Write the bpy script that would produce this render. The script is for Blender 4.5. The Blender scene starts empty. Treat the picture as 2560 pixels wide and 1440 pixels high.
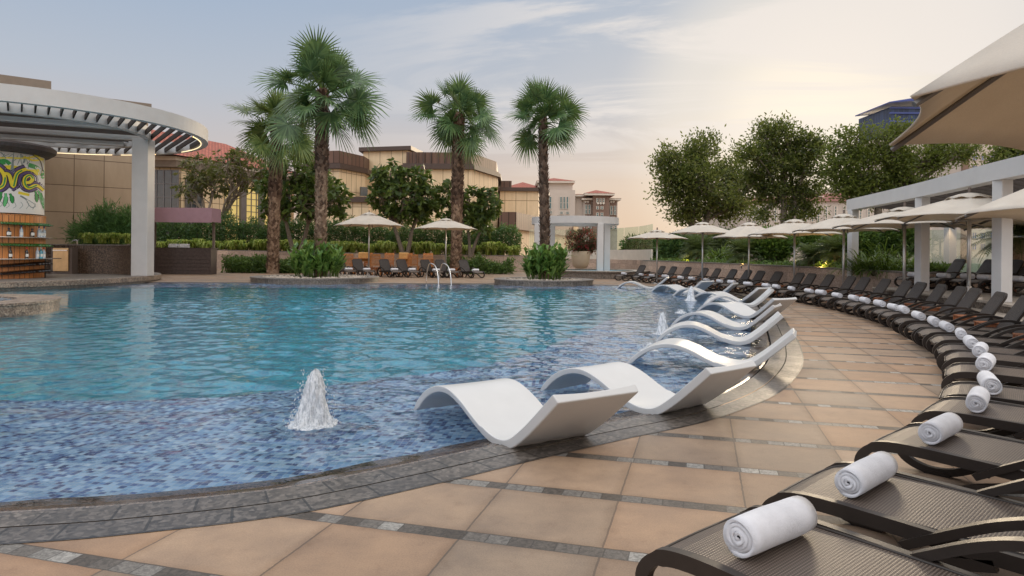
import bpy, math, random
import numpy as np
from mathutils import Vector, Matrix, Euler
random.seed(7)
rng = np.random.default_rng(7)
PI = math.pi
S = bpy.context.scene
COL = S.collection
# ------------------------------------------------------------------ camera model
F = 1280 / 18 * 24
TILT = math.atan(0.0086)
EYE = 1.6
def ray(px, py):
    cx = (px - 1280) / F; cy = -(py - 633) / F
    c, s = math.cos(TILT), math.sin(TILT)
    return (c * cx - s * cy, 1.0, s * cx + c * cy)
def G(px, py, z=0.0):
    d = ray(px, py); t = (z - EYE) / d[2]
    return (d[0] * t, t)
def Zat(px, py, Y):
    d = ray(px, py); return EYE + d[2] * Y
def Xat(px, Y, py=600):
    d = ray(px, py); return d[0] * Y
# ------------------------------------------------------------------ mesh builder
class MB:
    def __init__(s): s.v = []; s.f = []; s.uv = {}
    def add(s, vs, fs, uvs=None):
        n = len(s.v); s.v.extend([tuple(p) for p in vs])
        for i, f in enumerate(fs):
            s.f.append(tuple(k + n for k in f))
            if uvs: s.uv[len(s.f) - 1] = uvs[i]
        return s
    def box(s, c, d, rz=0.0, M=None, bev=0.0):
        x, y, z = d[0] / 2, d[1] / 2, d[2] / 2
        if bev > 0:
            b = min(bev, x * .9, y * .9, z * .9)
            vs = []; 
            for sx in (-1, 1):
                for sy in (-1, 1):
                    for sz in (-1, 1):
                        vs += [(sx * (x - b), sy * (y - b), sz * z), (sx * (x - b), sy * y, sz * (z - b)), (sx * x, sy * (y - b), sz * (z - b))]
            def I(sx, sy, sz, k): return ((sx > 0) * 4 + (sy > 0) * 2 + (sz > 0)) * 3 + k
            fs = []
            for sz in (-1, 1):
                q = [I(-1, -1, sz, 0), I(1, -1, sz, 0), I(1, 1, sz, 0), I(-1, 1, sz, 0)]; fs.append(q if sz > 0 else q[::-1])
            for sy in (-1, 1):
                q = [I(-1, sy, -1, 1), I(1, sy, -1, 1), I(1, sy, 1, 1), I(-1, sy, 1, 1)]; fs.append(q if sy < 0 else q[::-1])
            for sx in (-1, 1):
                q = [I(sx, -1, -1, 2), I(sx, 1, -1, 2), I(sx, 1, 1, 2), I(sx, -1, 1, 2)]; fs.append(q if sx > 0 else q[::-1])
            for sy in (-1, 1):
                for sz in (-1, 1):
                    q = [I(-1, sy, sz, 0), I(1, sy, sz, 0), I(1, sy, sz, 1), I(-1, sy, sz, 1)]; fs.append(q if sy * sz < 0 else q[::-1])
            for sx in (-1, 1):
                for sz in (-1, 1):
                    q = [I(sx, -1, sz, 0), I(sx, 1, sz, 0), I(sx, 1, sz, 2), I(sx, -1, sz, 2)]; fs.append(q if sx * sz > 0 else q[::-1])
                for sy in (-1, 1):
                    q = [I(sx, sy, -1, 1), I(sx, sy, 1, 1), I(sx, sy, 1, 2), I(sx, sy, -1, 2)]; fs.append(q if sx * sy > 0 else q[::-1])
            for sx in (-1, 1):
                for sy in (-1, 1):
                    for sz in (-1, 1):
                        q = [I(sx, sy, sz, 0), I(sx, sy, sz, 1), I(sx, sy, sz, 2)]; fs.append(q if sx * sy * sz < 0 else q[::-1])
        else:
            vs = [(-x, -y, -z), (x, -y, -z), (x, y, -z), (-x, y, -z), (-x, -y, z), (x, -y, z), (x, y, z), (-x, y, z)]
            fs = [(3, 2, 1, 0), (4, 5, 6, 7), (0, 1, 5, 4), (1, 2, 6, 5), (2, 3, 7, 6), (3, 0, 4, 7)]
        R = M or Matrix.Rotation(rz, 4, 'Z')
        c = Vector(c)
        return s.add([c + (R @ Vector(p)) for p in vs], fs)
    def prism(s, poly, z0, z1):
        n = len(poly)
        a = sum(poly[i][0] * poly[(i + 1) % n][1] - poly[(i + 1) % n][0] * poly[i][1] for i in range(n))
        if a < 0: poly = poly[::-1]
        vs = [(p[0], p[1], z0) for p in poly] + [(p[0], p[1], z1) for p in poly]
        fs = [tuple(range(n, 2 * n)), tuple(range(n - 1, -1, -1))]
        fs += [(i, (i + 1) % n, n + (i + 1) % n, n + i) for i in range(n)]
        return s.add(vs, fs)
    def tube(s, path, r, n=8, cap=True, sq=1.0):
        P = [Vector(p) for p in path]; m = len(P)
        rr = r if isinstance(r, (list, tuple)) else [r] * m
        vs = []; up = Vector((0, 0, 1)); prev = None
        for i in range(m):
            t = (P[min(i + 1, m - 1)] - P[max(i - 1, 0)]).normalized()
            if prev is None:
                a = t.cross(up)
                if a.length < 1e-3: a = t.cross(Vector((0, 1, 0)))
                a.normalize()
            else:
                a = (prev - t * prev.dot(t))
                if a.length < 1e-4: a = t.cross(up)
                a.normalize()
            prev = a; b = t.cross(a)
            for k in range(n):
                th = 2 * PI * k / n
                vs.append(P[i] + a * (rr[i] * math.cos(th)) + b * (rr[i] * sq * math.sin(th)))
        fs = []
        for i in range(m - 1):
            for k in range(n):
                fs.append((i * n + k, i * n + (k + 1) % n, (i + 1) * n + (k + 1) % n, (i + 1) * n + k))
        if cap: fs += [tuple(range(n - 1, -1, -1)), tuple(range((m - 1) * n, m * n))]
        return s.add(vs, fs)
    def lathe(s, prof, n=24, c=(0, 0, 0), a0=0, a1=2 * PI, close=True):
        full = abs(a1 - a0 - 2 * PI) < 1e-6
        k = n if full else n + 1; m = len(prof); vs = []
        for i in range(k):
            th = a0 + (a1 - a0) * i / n
            for (r, z) in prof: vs.append((c[0] + r * math.cos(th), c[1] + r * math.sin(th), c[2] + z))
        fs = []
        for i in range(n):
            j = (i + 1) % k
            for q in range(m - 1): fs.append((i * m + q, j * m + q, j * m + q + 1, i * m + q + 1))
        return s.add(vs, fs)
    def build(s, name, mat, parent=None, smooth=False, M=None):
        me = bpy.data.meshes.new(name)
        vs = s.v
        me.from_pydata(vs, [], s.f)
        uvl = me.uv_layers.new(name='UVMap')
        for p in me.polygons:
            if p.index in s.uv:
                for k, li in enumerate(p.loop_indices): uvl.data[li].uv = s.uv[p.index][k]
            else:
                nx, ny, nz = p.normal
                if abs(nz) > .7:
                    for li in p.loop_indices:
                        q = me.vertices[me.loops[li].vertex_index].co; uvl.data[li].uv = (q.x, q.y)
                else:
                    l = math.hypot(nx, ny) or 1
                    tx, ty = -ny / l, nx / l
                    for li in p.loop_indices:
                        q = me.vertices[me.loops[li].vertex_index].co; uvl.data[li].uv = (q.x * tx + q.y * ty, q.z)
        if smooth:
            me.polygons.foreach_set('use_smooth', [True] * len(me.polygons))
        me.materials.append(mat)
        me.update()
        o = bpy.data.objects.new(name, me); COL.objects.link(o)
        if parent: o.parent = parent
        return o
def quads_obj(name, V, mat, parent=None, k=4):
    """V: (N,k,3) array -> one mesh of N separate faces"""
    V = np.asarray(V, dtype=np.float32); n = len(V)
    me = bpy.data.meshes.new(name)
    me.vertices.add(n * k); me.vertices.foreach_set('co', V.reshape(-1))
    me.loops.add(n * k); me.loops.foreach_set('vertex_index', np.arange(n * k, dtype=np.int32))
    me.polygons.add(n); me.polygons.foreach_set('loop_start', np.arange(0, n * k, k, dtype=np.int32))
    me.polygons.foreach_set('loop_total', np.full(n, k, dtype=np.int32))
    me.update(calc_edges=True); me.materials.append(mat)
    o = bpy.data.objects.new(name, me); COL.objects.link(o)
    if parent: o.parent = parent
    return o
def tag(o, label=None, cat=None, group=None, kind=None):
    if label: o['label'] = label
    if cat: o['category'] = cat
    if group: o['group'] = group
    if kind: o['kind'] = kind
    return o
def thing(name, loc, label, cat, group=None, rz=0.0, sc=(1, 1, 1)):
    o = bpy.data.objects.new(name, None); COL.objects.link(o)
    o.empty_display_size = .2
    o.location = loc; o.rotation_euler = (0, 0, rz); o.scale = sc
    return tag(o, label, cat, group)
def kids(o): return [c for c in COL.objects if c.parent == o]
def copy_tree(o, parent=None):
    c = o.copy(); COL.objects.link(c); c.parent = parent
    for ch in kids(o): copy_tree(ch, c)
    return c
def struct(o, label=None, cat=None):
    o['kind'] = 'structure'
    return tag(o, label, cat)
ORD = ['nearest', 'second', 'third', 'fourth', 'fifth', 'sixth', 'seventh', 'eighth', 'ninth', 'tenth', 'eleventh', 'twelfth', 'thirteenth', 'fourteenth', 'fifteenth', 'sixteenth', 'seventeenth', 'eighteenth', 'nineteenth', 'twentieth', 'twenty-first', 'twenty-second', 'twenty-third', 'twenty-fourth', 'twenty-fifth', 'twenty-sixth', 'twenty-seventh', 'twenty-eighth', 'twenty-ninth', 'thirtieth', 'thirty-first', 'thirty-second', 'thirty-third']
# ------------------------------------------------------------------ materials
def lin(c):
    return tuple((x / 12.92 if x <= .04045 else ((x + .055) / 1.055) ** 2.4) for x in c)
class N:
    def __init__(s, name):
        s.m = bpy.data.materials.new(name); s.m.use_nodes = True
        s.t = s.m.node_tree; s.n = s.t.nodes; s.l = s.t.links
        s.b = s.n['Principled BSDF']; s.out = s.n['Material Output']
    def new(s, ty, **kw):
        x = s.n.new(ty)
        for k, v in kw.items():
            if k.startswith('i_'):
                k = k[2:]; k = int(k) if k.isdigit() else k.replace('_', ' ')
                x.inputs[k].default_value = v
            else: setattr(x, k, v)
        return x
    def link(s, a, b): s.l.new(a, b)
    def coord(s, kind='Object', scale=None, rot=None, loc=None):
        tc = s.new('ShaderNodeTexCoord'); o = tc.outputs[kind]
        if scale is not None or rot is not None or loc is not None:
            mp = s.new('ShaderNodeMapping')
            if scale is not None: mp.inputs['Scale'].default_value = scale if isinstance(scale, tuple) else (scale,) * 3
            if rot: mp.inputs['Rotation'].default_value = rot
            if loc: mp.inputs['Location'].default_value = loc
            s.link(o, mp.inputs[0]); o = mp.outputs[0]
        return o
    def noise(s, vec, scale, detail=4, rough=.6, dist=0):
        x = s.new('ShaderNodeTexNoise'); x.inputs['Scale'].default_value = scale; x.inputs['Detail'].default_value = detail
        x.inputs['Roughness'].default_value = rough; x.inputs['Distortion'].default_value = dist
        if vec is not None: s.link(vec, x.inputs['Vector'])
        return x.outputs['Fac']
    def ramp(s, fac, stops, interp='LINEAR'):
        x = s.new('ShaderNodeValToRGB'); x.color_ramp.interpolation = interp
        e = x.color_ramp.elements
        while len(e) < len(stops): e.new(.5)
        for q, (p, c) in zip(e, stops):
            q.position = p; q.color = (*c, 1) if len(c) == 3 else c
        s.link(fac, x.inputs[0]); return x.outputs[0]
    def mix(s, fac, a, b, bt='MIX'):
        x = s.new('ShaderNodeMix', data_type='RGBA', blend_type=bt)
        for sock, v in ((x.inputs[0], fac), (x.inputs[6], a), (x.inputs[7], b)):
            if hasattr(v, 'is_output'): s.link(v, sock)
            else: sock.default_value = v if isinstance(v, (int, float)) else (*v, 1) if len(v) == 3 else v
        return x.outputs[2]
    def math(s, op, a, b=0.0, c=0.0):
        x = s.new('ShaderNodeMath', operation=op)
        for i, v in enumerate((a, b, c)):
            if hasattr(v, 'is_output'): s.link(v, x.inputs[i])
            else: x.inputs[i].default_value = v
        return x.outputs[0]
    def bump(s, h, strength=.3, dist=.01, nrm=None):
        x = s.new('ShaderNodeBump'); x.inputs['Strength'].default_value = strength; x.inputs['Distance'].default_value = dist
        s.link(h, x.inputs['Height'])
        if nrm: s.link(nrm, x.inputs['Normal'])
        s.link(x.outputs[0], s.b.inputs['Normal']); return x.outputs[0]
    def set(s, color=None, rough=None, metal=None, spec=None, **kw):
        for k, v in (('Base Color', color), ('Roughness', rough), ('Metallic', metal), ('Specular IOR Level', spec)):
            if v is None: continue
            if hasattr(v, 'is_output'): s.link(v, s.b.inputs[k])
            else: s.b.inputs[k].default_value = (*v, 1) if isinstance(v, tuple) and len(v) == 3 else v
        return s
def simple(name, c, rough=.6, var=.15, nscale=4, metal=0, spec=.5, bump=0, bscale=60, bdist=.004):
    m = N(name); co = m.coord()
    f = m.noise(co, nscale, 5)
    col = m.ramp(f, [(.3, tuple(x * (1 - var) for x in c)), (.7, tuple(min(1, x * (1 + var)) for x in c))])
    m.set(col, rough, metal, spec)
    if bump: m.bump(m.noise(co, bscale, 3), bump, bdist)
    return m.m
def foliage(name, stops, rough=.45, trans=.35, spec=.35, big=.5, tc=None):
    """leaf material: a random tint per leaf and broad clumps of tone"""
    m = N(name)
    g = m.new('ShaderNodeNewGeometry')
    f = m.math('ADD', m.math('MULTIPLY', g.outputs['Random Per Island'], 1 - big), m.math('MULTIPLY', m.noise(m.coord(), 1.3, 3), big))
    col = m.ramp(f, stops)
    m.set(col, rough, 0, spec)
    tr = m.new('ShaderNodeBsdfTranslucent')
    m.link(m.mix(.5, col, tc or (.25, .32, .05)), tr.inputs[0])
    mx = m.new('ShaderNodeMixShader'); mx.inputs[0].default_value = trans
    m.link(m.b.outputs[0], mx.inputs[1]); m.link(tr.outputs[0], mx.inputs[2]); m.link(mx.outputs[0], m.out.inputs[0])
    return m.m
def granite(name, base, dark, light, rough=.25, scale=55, blocks=None, spec=.5, grout=.35):
    m = N(name); co = m.coord()
    v = m.new('ShaderNodeTexVoronoi'); v.inputs['Scale'].default_value = scale; m.link(co, v.inputs['Vector'])
    f = m.mix(.5, v.outputs['Color'], m.noise(co, scale * 1.7, 5, .7))
    bw = m.new('ShaderNodeRGBToBW'); m.link(f, bw.inputs[0])
    col = m.ramp(bw.outputs[0], [(.3, dark), (.5, base), (.72, light)])
    if blocks:
        uv = m.coord('UV')
        br = m.new('ShaderNodeTexBrick', offset=blocks[4] if len(blocks) > 4 else .5)
        br.inputs['Color1'].default_value = (.72, .72, .72, 1); br.inputs['Color2'].default_value = (1.1, 1.08, 1.04, 1); br.inputs['Mortar'].default_value = (grout,) * 3 + (1,)
        br.inputs['Scale'].default_value = 1; br.inputs['Brick Width'].default_value = blocks[0]; br.inputs['Row Height'].default_value = blocks[1]
        br.inputs['Mortar Size'].default_value = blocks[2]; br.inputs['Mortar Smooth'].default_value = .1
        m.link(uv, br.inputs['Vector'])
        col = m.mix(1, col, br.outputs['Color'], 'MULTIPLY')
        m.bump(br.outputs['Fac'], .5, -.004)
    rr = m.math('MULTIPLY_ADD', m.noise(co, 1.5, 4), .35, rough)
    m.set(col, rr, 0, spec)
    return m.m
def panels(name, c, w, h, joint=(.12, .09, .06), mort=.02, var=.08, rough=.6, offset=0.0, hz=False, loc=None):
    m = N(name); uv = m.coord('UV', loc=loc) if loc else m.coord('UV')
    br = m.new('ShaderNodeTexBrick', offset=offset)
    br.inputs['Color1'].default_value = (*[x * (1 - var) for x in c], 1); br.inputs['Color2'].default_value = (*[min(1, x * (1 + var)) for x in c], 1); br.inputs['Mortar'].default_value = (*joint, 1)
    br.inputs['Scale'].default_value = 1; br.inputs['Brick Width'].default_value = w; br.inputs['Row Height'].default_value = h
    br.inputs['Mortar Size'].default_value = mort; br.inputs['Mortar Smooth'].default_value = .05
    m.link(uv, br.inputs['Vector'])
    st = m.noise(m.coord('Object', (1, 1, .25)), 1.2, 5, .65)
    col = m.mix(1, br.outputs['Color'], m.ramp(st, [(.3, (.86, .85, .83)), (.65, (1.04, 1.04, 1.04))]), 'MULTIPLY')
    m.set(col, rough, 0, .3); m.bump(br.outputs['Fac'], .6, -.02)
    return m.m
def glass(name, c=(.8, .9, .88), alpha=.8, rough=.02):
    m = N(name)
    tr = m.new('ShaderNodeBsdfTransparent'); tr.inputs[0].default_value = (*c, 1)
    gl = m.new('ShaderNodeBsdfGlossy'); gl.inputs['Roughness'].default_value = rough
    mx = m.new('ShaderNodeMixShader'); mx.inputs[0].default_value = 1 - alpha; m.link(tr.outputs[0], mx.inputs[1]); m.link(gl.outputs[0], mx.inputs[2]); m.link(mx.outputs[0], m.out.inputs[0])
    return m.m
def emit(name, c, st):
    m = N(name); m.b.inputs['Base Color'].default_value = (*c, 1); m.b.inputs['Emission Color'].default_value = (*c, 1); m.b.inputs['Emission Strength'].default_value = st
    return m.m
# ---- deck paving: square terracotta slabs with granite strips between the courses
DA = math.radians(15.5); DP = .853; DB0 = 3.653; DW = .788; DA0 = -.51
def make_deck():
    m = N('sandy_paving'); co = m.coord('Object')
    sp = m.new('ShaderNodeSeparateXYZ'); m.link(co, sp.inputs[0]); x, y = sp.outputs[0], sp.outputs[1]
    ca, sa = math.cos(DA), math.sin(DA)
    A = m.math('SUBTRACT', m.math('MULTIPLY', x, ca), m.math('MULTIPLY', y, sa))
    B = m.math('ADD', m.math('MULTIPLY', x, sa), m.math('MULTIPLY', y, ca))
    jit = m.math('MULTIPLY', m.math('SUBTRACT', m.noise(co, 14, 3), .5), .012)
    A = m.math('ADD', A, jit); B = m.math('ADD', B, jit)
    bn = m.math('DIVIDE', m.math('SUBTRACT', B, DB0 - .057), DP); bf = m.math('MULTIPLY', m.math('FRACT', bn), DP)
    an = m.math('DIVIDE', m.math('SUBTRACT', A, DA0), DW); af = m.math('MULTIPLY', m.math('FRACT', an), DW)
    band = m.math('LESS_THAN', bf, .114)
    # joints
    j1 = m.math('LESS_THAN', af, .011)
    e1 = m.math('LESS_THAN', m.math('ABSOLUTE', m.math('SUBTRACT', bf, .117)), .005)
    e0 = m.math('LESS_THAN', bf, .007)
    sn = m.math('DIVIDE', m.math('SUBTRACT', A, .03), .131); sf = m.math('MULTIPLY', m.math('FRACT', sn), .131)
    j2 = m.math('MULTIPLY', m.math('LESS_THAN', sf, .008), band)
    j1s = m.math('MULTIPLY', j1, m.math('SUBTRACT', 1.0, band))
    joint = m.math('MINIMUM', m.math('ADD', m.math('ADD', m.math('MULTIPLY', j1s, .7), e1), m.math('ADD', j2, e0)), 1.0)
    # slab tone
    cv = m.new('ShaderNodeCombineXYZ'); m.link(m.math('FLOOR', an), cv.inputs[0]); m.link(m.math('FLOOR', bn), cv.inputs[1])
    wn = m.new('ShaderNodeTexWhiteNoise', noise_dimensions='2D'); m.link(cv.outputs[0], wn.inputs['Vector'])
    base = m.ramp(wn.outputs['Value'], [(0, (.31, .20, .125)), (.25, (.37, .255, .17)), (.5, (.27, .205, .15)), (.75, (.345, .215, .13)), (1, (.39, .275, .19))])
    fine = m.noise(co, 110, 5, .85); med = m.noise(co, 2.2, 5, .65)
    base = m.mix(1, base, m.ramp(fine, [(.3, (.70, .69, .68)), (.7, (1.22, 1.22, 1.21))]), 'MULTIPLY')
    base = m.mix(1, base, m.ramp(med, [(.3, (.76, .75, .76)), (.65, (1.09, 1.07, 1.04))]), 'MULTIPLY')
    dirt = m.ramp(m.noise(co, 7, 6, .7), [(.55, (1, 1, 1)), (.8, (.78, .74, .72))])
    base = m.mix(1, base, dirt, 'MULTIPLY')
    ed = m.math('MINIMUM', m.math('MINIMUM', af, m.math('SUBTRACT', DW, af)), m.math('MINIMUM', m.math('SUBTRACT', bf, .114), m.math('SUBTRACT', DP, bf)))
    base = m.mix(1, base, m.ramp(m.math('ADD', ed, m.math('MULTIPLY', m.noise(co, 5, 4), .09)), [(.04, (.80, .77, .74)), (.11, (1, 1, 1))]), 'MULTIPLY')
    cv2 = m.new('ShaderNodeCombineXYZ'); m.link(m.math('FLOOR', sn), cv2.inputs[0]); m.link(m.math('FLOOR', bn), cv2.inputs[1])
    wn2 = m.new('ShaderNodeTexWhiteNoise', noise_dimensions='2D'); m.link(cv2.outputs[0], wn2.inputs['Vector'])
    st = m.ramp(wn2.outputs['Value'], [(0, (.06, .048, .038)), (.5, (.11, .096, .083)), (.8, (.19, .18, .165)), (1, (.30, .29, .27))])
    vr = m.noise(co, 38, 6, .75, .6)
    st = m.mix(1, st, m.ramp(vr, [(.38, (.55, .54, .53)), (.62, (1.35, 1.33, 1.3))]), 'MULTIPLY')
    col = m.mix(band, base, st)
    col = m.mix(m.math('MULTIPLY', joint, .85), col, (.05, .042, .036))
    rg = m.math('ADD', m.math('MULTIPLY', m.noise(co, 1.1, 4), .3), .42)
    rg = m.math('SUBTRACT', rg, m.math('MULTIPLY', band, .05))
    m.set(col, rg, 0, .4)
    h = m.math('SUBTRACT', m.math('MULTIPLY', fine, .25), joint)
    m.bump(h, .35, .004)
    return m.m
def make_mosaic(name, cols, size=.045, wave=.012, big=True):
    m = N(name); co = m.coord('Object')
    nz = m.new('ShaderNodeTexNoise'); nz.inputs['Scale'].default_value = 4; m.link(co, nz.inputs['Vector'])
    v2 = m.new('ShaderNodeVectorMath', operation='MULTIPLY_ADD'); m.link(nz.outputs['Color'], v2.inputs[0]); v2.inputs[1].default_value = (wave,) * 3; m.link(co, v2.inputs[2])
    mp = m.new('ShaderNodeMapping'); mp.inputs['Rotation'].default_value = (0, 0, .12); m.link(v2.outputs[0], mp.inputs[0])
    sc = m.new('ShaderNodeVectorMath', operation='SCALE'); sc.inputs['Scale'].default_value = 1 / size; m.link(mp.outputs[0], sc.inputs[0])
    fl = m.new('ShaderNodeVectorMath', operation='FLOOR'); m.link(sc.outputs[0], fl.inputs[0])
    fr = m.new('ShaderNodeVectorMath', operation='FRACTION'); m.link(sc.outputs[0], fr.inputs[0])
    wn = m.new('ShaderNodeTexWhiteNoise', noise_dimensions='3D'); m.link(fl.outputs[0], wn.inputs['Vector'])
    col = m.ramp(wn.outputs['Value'], cols, 'CONSTANT')
    sp = m.new('ShaderNodeSeparateXYZ'); m.link(fr.outputs[0], sp.inputs[0])
    g = m.math('MINIMUM', m.math('ADD', m.math('LESS_THAN', sp.outputs[0], .11), m.math('LESS_THAN', sp.outputs[1], .11)), 1)
    col = m.mix(m.math('MULTIPLY', g, .6), col, (.40, .46, .48))
    m.set(col, .3, 0, .5)
    return m.m
MT = {}
MT['deck'] = make_deck()
MT['ring'] = granite('granite_paver', (.095, .08, .068), (.042, .035, .03), (.185, .16, .14), .17, 34, (.46, .2425, .009), .6, .22)
MT['ledge'] = granite('wet_dark_granite', (.085, .06, .045), (.03, .024, .02), (.16, .12, .095), .03, 60, None, .9)
MT['slot'] = simple('drain_shadow', (.012, .011, .01), .8)
MT['mosaic'] = make_mosaic('blue_mosaic', [(0, (.17, .33, .52)), (.22, (.075, .18, .38)), (.40, (.27, .43, .60)), (.6, (.03, .08, .24)), (.72, (.14, .28, .47)), (.86, (.018, .05, .17)), (.95, (.36, .52, .66))], .05, .004)
MT['deep'] = make_mosaic('teal_mosaic', [(0, (.018, .34, .48)), (.3, (.012, .27, .42)), (.55, (.03, .40, .54)), (.8, (.012, .23, .37))], .08)
MT['rimgranite'] = granite('speckled_brown_granite', (.23, .17, .13), (.08, .06, .05), (.42, .34, .27), .3, 30, (.42, .30, .012, 0, 0), .5, .9)
MT['rimdark'] = granite('grey_granite_cladding', (.13, .115, .10), (.06, .05, .045), (.24, .21, .18), .25, 30, (.32, .26, .012, 0, 0), .5, 1.3)
MT['counter'] = granite('dark_brown_granite', (.12, .078, .052), (.04, .028, .02), (.28, .2, .14), .22, 22, (1.4, 3, .01, 0, 0), .5)
MT['pinkwall'] = granite('pink_granite_cladding', (.50, .37, .29), (.36, .26, .21), (.64, .50, .41), .55, 26, (.9, .42, .012), .3, .7)
MT['coping'] = granite('dark_coping_stone', (.17, .145, .125), (.1, .085, .07), (.26, .23, .2), .35, 30)
MT['tread'] = granite('pale_step_stone', (.40, .34, .28), (.3, .25, .2), (.5, .44, .37), .4, 24)
MT['riser'] = granite('step_riser_granite', (.14, .11, .085), (.06, .05, .04), (.26, .21, .17), .35, 26)
MT['whitepaint'] = simple('white_painted_render', (.54, .525, .51), .55, .05, 1.5, bump=.15, bscale=90)
MT['cream'] = simple('cream_render', (.62, .55, .46), .7, .06, 2)
MT['rail'] = simple('dark_brown_resin', (.026, .019, .015), .40, .25, 6, spec=.4)
def make_sling():
    m = N('woven_sling'); co = m.coord('Object')
    w1 = m.new('ShaderNodeTexWave', bands_direction='X'); w1.inputs['Scale'].default_value = 26; m.link(co, w1.inputs['Vector'])
    w2 = m.new('ShaderNodeTexWave', bands_direction='Y'); w2.inputs['Scale'].default_value = 26; m.link(co, w2.inputs['Vector'])
    f = m.math('MULTIPLY', w1.outputs['Fac'], w2.outputs['Fac'])
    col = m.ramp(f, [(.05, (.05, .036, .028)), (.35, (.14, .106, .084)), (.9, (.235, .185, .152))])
    col = m.mix(1, col, m.ramp(m.noise(co, 3, 4), [(.3, (.85, .85, .85)), (.7, (1.1, 1.08, 1.05))]), 'MULTIPLY')
    m.set(col, .45, 0, .5); m.bump(f, .5, .003); return m.m
MT['sling'] = make_sling()
def make_back():
    m = N('woven_backrest'); co = m.coord('Object')
    w1 = m.new('ShaderNodeTexWave', bands_direction='X'); w1.inputs['Scale'].default_value = 40; m.link(co, w1.inputs['Vector'])
    w2 = m.new('ShaderNodeTexWave', bands_direction='Y'); w2.inputs['Scale'].default_value = 40; m.link(co, w2.inputs['Vector'])
    f = m.math('MULTIPLY', w1.outputs['Fac'], w2.outputs['Fac'])
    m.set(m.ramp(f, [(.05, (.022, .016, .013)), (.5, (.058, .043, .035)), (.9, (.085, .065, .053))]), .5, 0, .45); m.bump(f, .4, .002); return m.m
MT['sling2'] = make_back()
def make_towel():
    m = N('white_terry'); co = m.coord('Object')
    n1 = m.noise(co, 110, 4, .85); n2 = m.noise(co, 9, 4)
    m.set(m.ramp(n2, [(.3, (.62, .61, .63)), (.7, (.73, .72, .74))]), .95, 0, .1)
    m.bump(m.math('ADD', m.math('MULTIPLY', n1, .5), n2), .8, .006)
    m.b.inputs['Sheen Weight'].default_value = .3
    return m.m
MT['towel'] = make_towel()
MT['fibre'] = simple('white_gelcoat', (.57, .565, .555), .32, .03, 3, spec=.5)
MT['teak'] = simple('oiled_teak', (.33, .115, .045), .4, .35, 14)
MT['teak2'] = simple('orange_teak', (.50, .20, .06), .45, .3, 10)
MT['cloth'] = simple('orange_cloth', (.62, .36, .13), .8, .2, 8)
MT['steel'] = simple('brushed_steel', (.62, .62, .62), .22, .1, 8, 1)
MT['steelw'] = simple('warm_steel_door', (.62, .42, .22), .35, .2, 2, .85)  # stainless steel tinted orange, warm light put into its colour
MT['pole'] = simple('aluminium_pole', (.55, .54, .52), .35, .1, 6, .8)
MT['ribdark'] = simple('grey_rib', (.16, .15, .14), .45, .1, 6, .4)
def make_canvas():
    m = N('cream_canvas'); co = m.coord('Object')
    w = m.noise(co, 120, 4, .7)
    col = m.mix(1, m.ramp(m.noise(co, 1.6, 5), [(.3, (.66, .60, .52)), (.7, (.76, .71, .63))]), m.ramp(w, [(.3, (.93, .93, .93)), (.7, (1.04, 1.04, 1.04))]), 'MULTIPLY')
    m.set(col, .85, 0, .2); m.bump(w, .25, .004)
    tr = m.new('ShaderNodeBsdfTranslucent'); m.link(m.mix(1, col, (1.0, .86, .66), 'MULTIPLY'), tr.inputs[0])
    mx = m.new('ShaderNodeMixShader'); mx.inputs[0].default_value = .32
    m.link(m.b.outputs[0], mx.inputs[1]); m.link(tr.outputs[0], mx.inputs[2]); m.link(mx.outputs[0], m.out.inputs[0])
    return m.m
MT['canvas'] = make_canvas()
def make_water(name, amp=1.0):
    m = N(name); h = m.noise(m.coord('Object', (1, 1.2, 1)), 9, 3, .6, 1.0)
    m.set((1, 1, 1), 0.02, 0, .5)
    m.b.inputs['Transmission Weight'].default_value = 1; m.b.inputs['IOR'].default_value = 1.333
    m.bump(h, .2 * amp, .006)
    return m.m
MT['water'] = make_water('pool_water')
MT['jet'] = None
def make_jet():
    m = N('foaming_water'); co = m.coord('Object', (1, 1, .22))
    n = m.noise(co, 40, 6, .75)
    m.set(m.ramp(n, [(.3, (.72, .77, .83)), (.6, (.92, .94, .96))]), .25, 0, .6)
    m.bump(n, 1.0, .03)
    tr = m.new('ShaderNodeBsdfTransparent'); tr.inputs[0].default_value = (.9, .95, 1, 1)
    mx = m.new('ShaderNodeMixShader'); m.link(m.ramp(n, [(.40, (.45, .45, .45)), (.55, (.03, .03, .03))]), mx.inputs[0])
    m.link(m.b.outputs[0], mx.inputs[1]); m.link(tr.outputs[0], mx.inputs[2]); m.link(mx.outputs[0], m.out.inputs[0])
    return m.m
MT['jet'] = make_jet()
MT['pebble'] = simple('pale_pebbles', (.42, .36, .30), .7, .5, 40)
MT['pebblew'] = simple('white_pebbles', (.8, .79, .76), .6, .1, 10)
MT['pebbled'] = simple('grey_pebbles', (.12, .14, .16), .6, .4, 20)
MT['soil'] = simple('soil', (.07, .05, .035), .9, .3, 20)
MT['grassy'] = foliage('variegated_blades', [(.2, (.16, .26, .04)), (.45, (.48, .54, .09)), (.6, (.15, .25, .04)), (.85, (.66, .66, .2))], big=.25, trans=.45)
MT['hedge'] = foliage('hedge_leaves', [(.2, (0.023, 0.057, 0.023)), (.5, (0.057, 0.123, 0.042)), (.8, (0.114, 0.209, 0.067))])
MT['lowhedge'] = foliage('low_hedge_leaves', [(.2, (0.030, 0.068, 0.018)), (.5, (0.075, 0.143, 0.033)), (.8, (0.150, 0.240, 0.060))])
MT['canna'] = foliage('broad_leaves', [(.2, (.04, .11, .025)), (.5, (.10, .22, .05)), (.85, (.24, .38, .10))], rough=.35, big=.3)
MT['palm'] = foliage('fan_leaves', [(.2, (.035, .075, .032)), (.5, (.07, .14, .055)), (.85, (.14, .22, .085))], rough=.35, trans=.25, big=.35)
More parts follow.
